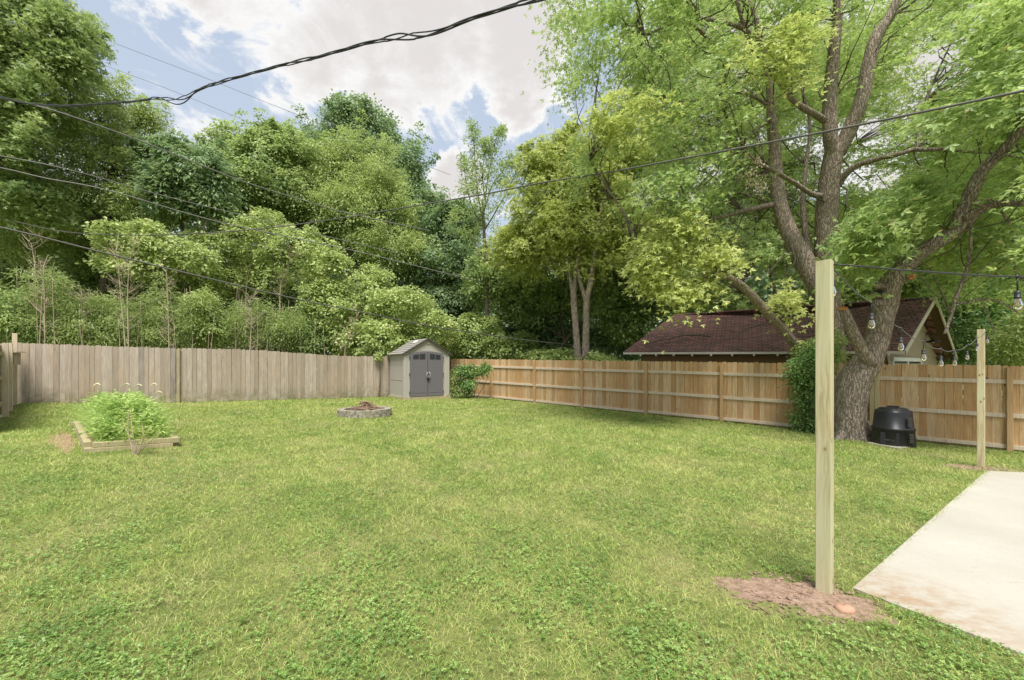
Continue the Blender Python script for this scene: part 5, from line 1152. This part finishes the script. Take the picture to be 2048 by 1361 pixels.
T('far canopy tree high on the right behind both maples', [ell(1500, 200, 150, 130, 20), ell(1330, 200, 100, 120, 20), ell(1700, 150, 140, 120, 20), ell(1980, 200, 130, 110, 18), ell(1400, 60, 130, 90, 20), ell(1300, 330, 90, 80, 20), ell(1560, 330, 110, 70, 21)], 1560, 21, 'bright', 1500, 30, .17, 'maple', r0=.15, lo=.3)
T('shaded tree at the left behind the bamboo', [ell(100, 430, 130, 60, 24), ell(280, 470, 100, 60, 24), ell(60, 500, 120, 70, 23), ell(200, 520, 110, 70, 23), ell(330, 570, 110, 60, 23), ell(-60, 480, 90, 110, 22), ell(180, 610, 120, 55, 22), ell(50, 600, 90, 60, 21)], 100, 23, 'mid', 1100, 40, .22, 'oval', r0=.2)
T('dark tree behind the tallest vine mound', [ell(620, 480, 110, 60, 27), ell(450, 450, 110, 50, 27), ell(720, 500, 90, 50, 27), ell(560, 560, 150, 60, 26), ell(400, 620, 130, 50, 25)], 600, 27, 'dark', 800, 40, .22, 'oval', r0=.2)
# twin slim trunks
root = empty('tree', P(1163, 720, 17.6) * np.array([1, 1, 0]), 'pair of slim pale forked trunks left of the garage', 'tree', WG)
mb = MB(); branch(mb, [(1157, 745, 17.6, 15), (1155, 700, 17.6, 14), (1150, 640, 17.6, 13), (1147, 590, 17.6, 13), (1150, 565, 17.6, 10), (1155, 530, 17.6, 8), (1160, 480, 17.6, 6)], 10, .08, 5); branch(mb, [(1147, 595, 17.6, 10), (1141, 560, 17.6, 8), (1136, 530, 17.6, 6), (1130, 480, 17.5, 4)], 8, .08, 4); mb.build('trunk', M['bark'], root, True)
mb = MB(); branch(mb, [(1171, 745, 17.4, 17), (1171, 700, 17.4, 15), (1172, 650, 17.4, 14), (1173, 605, 17.4, 13), (1180, 570, 17.4, 12), (1186, 535, 17.4, 10), (1195, 470, 17.4, 7), (1205, 400, 17.4, 5)], 10, .08, 5); branch(mb, [(1173, 608, 17.4, 10), (1165, 580, 17.4, 8), (1159, 560, 17.4, 7), (1152, 520, 17.5, 5)], 8, .08, 4); mb.build('trunk', M['bark'], root, True)
cs = region([(1090, 400), (1260, 390), (1270, 520), (1180, 560), (1080, 520)], 90, 16.9, 18.2); V, q = sprays(cs, unit(cs - P(1165, 520, 17.5)), .42, 34, .14, 'maple', .35, .4); mk('crown', V, [q], M['maple_y'], root)
# dark leaning trunks behind the garage ridge
for lab, pts in (('dark leaning trunk behind the garage ridge, right one of two', [(1425, 680, 20, 30), (1440, 610, 20, 28), (1462, 580, 20, 26), (1490, 545, 20, 22), (1540, 480, 20, 15)]), ('dark trunk behind the garage ridge, left one of two', [(1380, 680, 20.5, 30), (1393, 620, 20.5, 28), (1403, 580, 20.5, 22), (1425, 520, 20.5, 16), (1440, 450, 20.5, 10)])):
    mb = MB(); pp = branch(mb, pts, 12, .07, 5); root = empty('tree', (pp[0][0], pp[0][1], gz(pp[0][0])), lab, 'tree', WG); mb.tube([(pp[0][0], pp[0][1], gz(pp[0][0]) - .1), pp[0]], .4, 12); mb.build('trunk', M['bark_d'], root, True)
    cs = pp[-1] + rng.normal(0, .8, (16, 3)); V, q = sprays(cs, unit(cs - pp[-2]), .4, 36, .15, 'maple'); mk('crown', V, [q], M['mid'], root)
# far woods closing the view
def woods():
    n = 4200; az = rng.uniform(-62, 62, n); d = rng.uniform(34, 44, n); x = np.sin(np.radians(az)) * d; y = np.cos(np.radians(az)) * d
    px = x / y; topz = 10.5 + 1.8 * np.sin(az * .21) + 1.2 * np.sin(az * .53 + 1); z = rng.uniform(0, 1, n) ** .85 * topz
    c = np.stack([x, y, z + .2], -1); V, q = sprays(c, unit(-c * np.array([1, 1, 0]) + UP * .3), .95, 34, .42, 'oval', .5, .4); o = mk('woods', V, [q], M['dark']); tag(o, 'far dark woods seen between the nearer trees', kind='stuff')
woods()

# ------------------------------------------------------------------ overhead wires
def wire(label, pts, r, mat, cat='power line', name='power_line', wob=0):
    w3 = [P(*p) for p in pts]; mb = MB(); sp_, _ = smooth_path(np.array(w3), np.ones(len(w3)), 8); mb.tube(sp_, r, 6); o = mb.build(name, M[mat], smooth=True, origin=w3[0]); tag(o, label, cat, 'overhead wires')
wire('long dark wire sagging left and rising across the maples to the right edge', [(-150, 412, 17), (0, 437, 16), (110, 461, 15.4), (198, 469, 15), (331, 470, 14.4), (514, 459, 13.5), (700, 434, 12.5), (784, 420, 12), (967, 389, 10.8), (1078, 367, 10), (1200, 348, 9.2), (1300, 330, 8.6), (1655, 263, 6.6), (2048, 182, 5.2), (2300, 130, 4.6)], .017, 'greycable')
wire('lowest pale wire sloping from the left edge down behind the shed', [(-200, 420, 7.8), (0, 455, 8.5), (220, 509, 9.5), (404, 554, 10.5), (600, 600, 12), (740, 628, 13.3), (851, 651, 14.6), (955, 667, 16), (1019, 676, 17), (1100, 686, 18.2), (1248, 700, 20)], .019, 'greycable')
wire('thin wire from the left edge ending above the tallest vine mound', [(-150, 290, 12), (0, 312, 13), (147, 342, 14), (331, 393, 16), (452, 423, 17.5), (640, 470, 20), (800, 508, 22)], .016, 'alucable')
wire('slightly lower thin wire crossing the lower left trees', [(-150, 312, 11), (0, 336, 12), (92, 357, 12.6), (220, 382, 13.4), (441, 445, 15.5), (700, 500, 18), (935, 557, 20.5), (1100, 589, 22)], .018, 'alucable')
wire('wire running from the twisted cable down across the left trees', [(0, 197, 9), (60, 209, 9.3), (140, 232, 9.8), (280, 282, 11), (400, 330, 12.3), (500, 368, 13.5), (620, 405, 15), (700, 428, 16), (860, 462, 18)], .017, 'alucable')
wire('upper hair thin wire against the blue sky', [(120, 40, 28), (220, 83, 28), (420, 160, 28), (625, 242, 28), (900, 350, 28)], .012, 'greycable')
wire('lower hair thin wire against the blue sky', [(100, 88, 28), (198, 127, 28), (340, 180, 28), (489, 241, 28), (600, 285, 28)], .012, 'greycable')
def twisted():
    pts = [(-120, 172, 9.6), (0, 195, 9.0), (60, 208, 8.7), (130, 212, 8.3), (200, 208, 7.9), (270, 203, 7.5), (310, 197, 7.2), (345, 197, 7.0), (372, 195, 6.8), (397, 180, 6.6), (440, 165, 6.3), (500, 148, 6.0), (560, 132, 5.7), (640, 113, 5.3), (730, 88, 4.9), (800, 74, 4.6), (860, 68, 4.3), (930, 43, 4.1), (1000, 20, 3.9), (1070, 0, 3.7), (1160, -25, 3.5), (1400, -90, 3.1), (2300, -330, 2.2), (5200, -1300, 1.0)]
    c = np.array([P(*p) for p in pts]); root = empty('utility_cable', c[1], 'thick twisted black utility cable swooping across the sky from upper centre to the left edge', 'cable')
    sp_, _ = smooth_path(c, np.ones(len(c)), 14); m = len(sp_); s = np.concatenate([[0], np.cumsum(np.linalg.norm(np.diff(sp_, axis=0), axis=1))])
    T_ = unit(np.gradient(sp_, axis=0)); n1 = unit(np.cross(T_, UP)); n2 = np.cross(T_, n1)
    pxs = sp_[:, 0] / sp_[:, 1] * F + CX
    for k in range(3):
        loose = 1 + 3.0 * np.exp(-((pxs - 352) / 22) ** 2) + 1.4 * np.exp(-((pxs - 820) / 50) ** 2) + .5 * (np.sin(s * 3.3) > .6)
        a = s * 3.6 + k * 2.094; rr = .0115 * loose; V = sp_ + n1 * (np.cos(a) * rr)[:, None] + n2 * (np.sin(a) * rr)[:, None]
        if k != 2: V[:, 2] -= .055 * np.exp(-((pxs - 352) / 20) ** 2)
        mb = MB(); mb.tube(V, .0088 if k < 2 else .007, 7); mb.build('strand', M['cable'], root, True)
twisted()
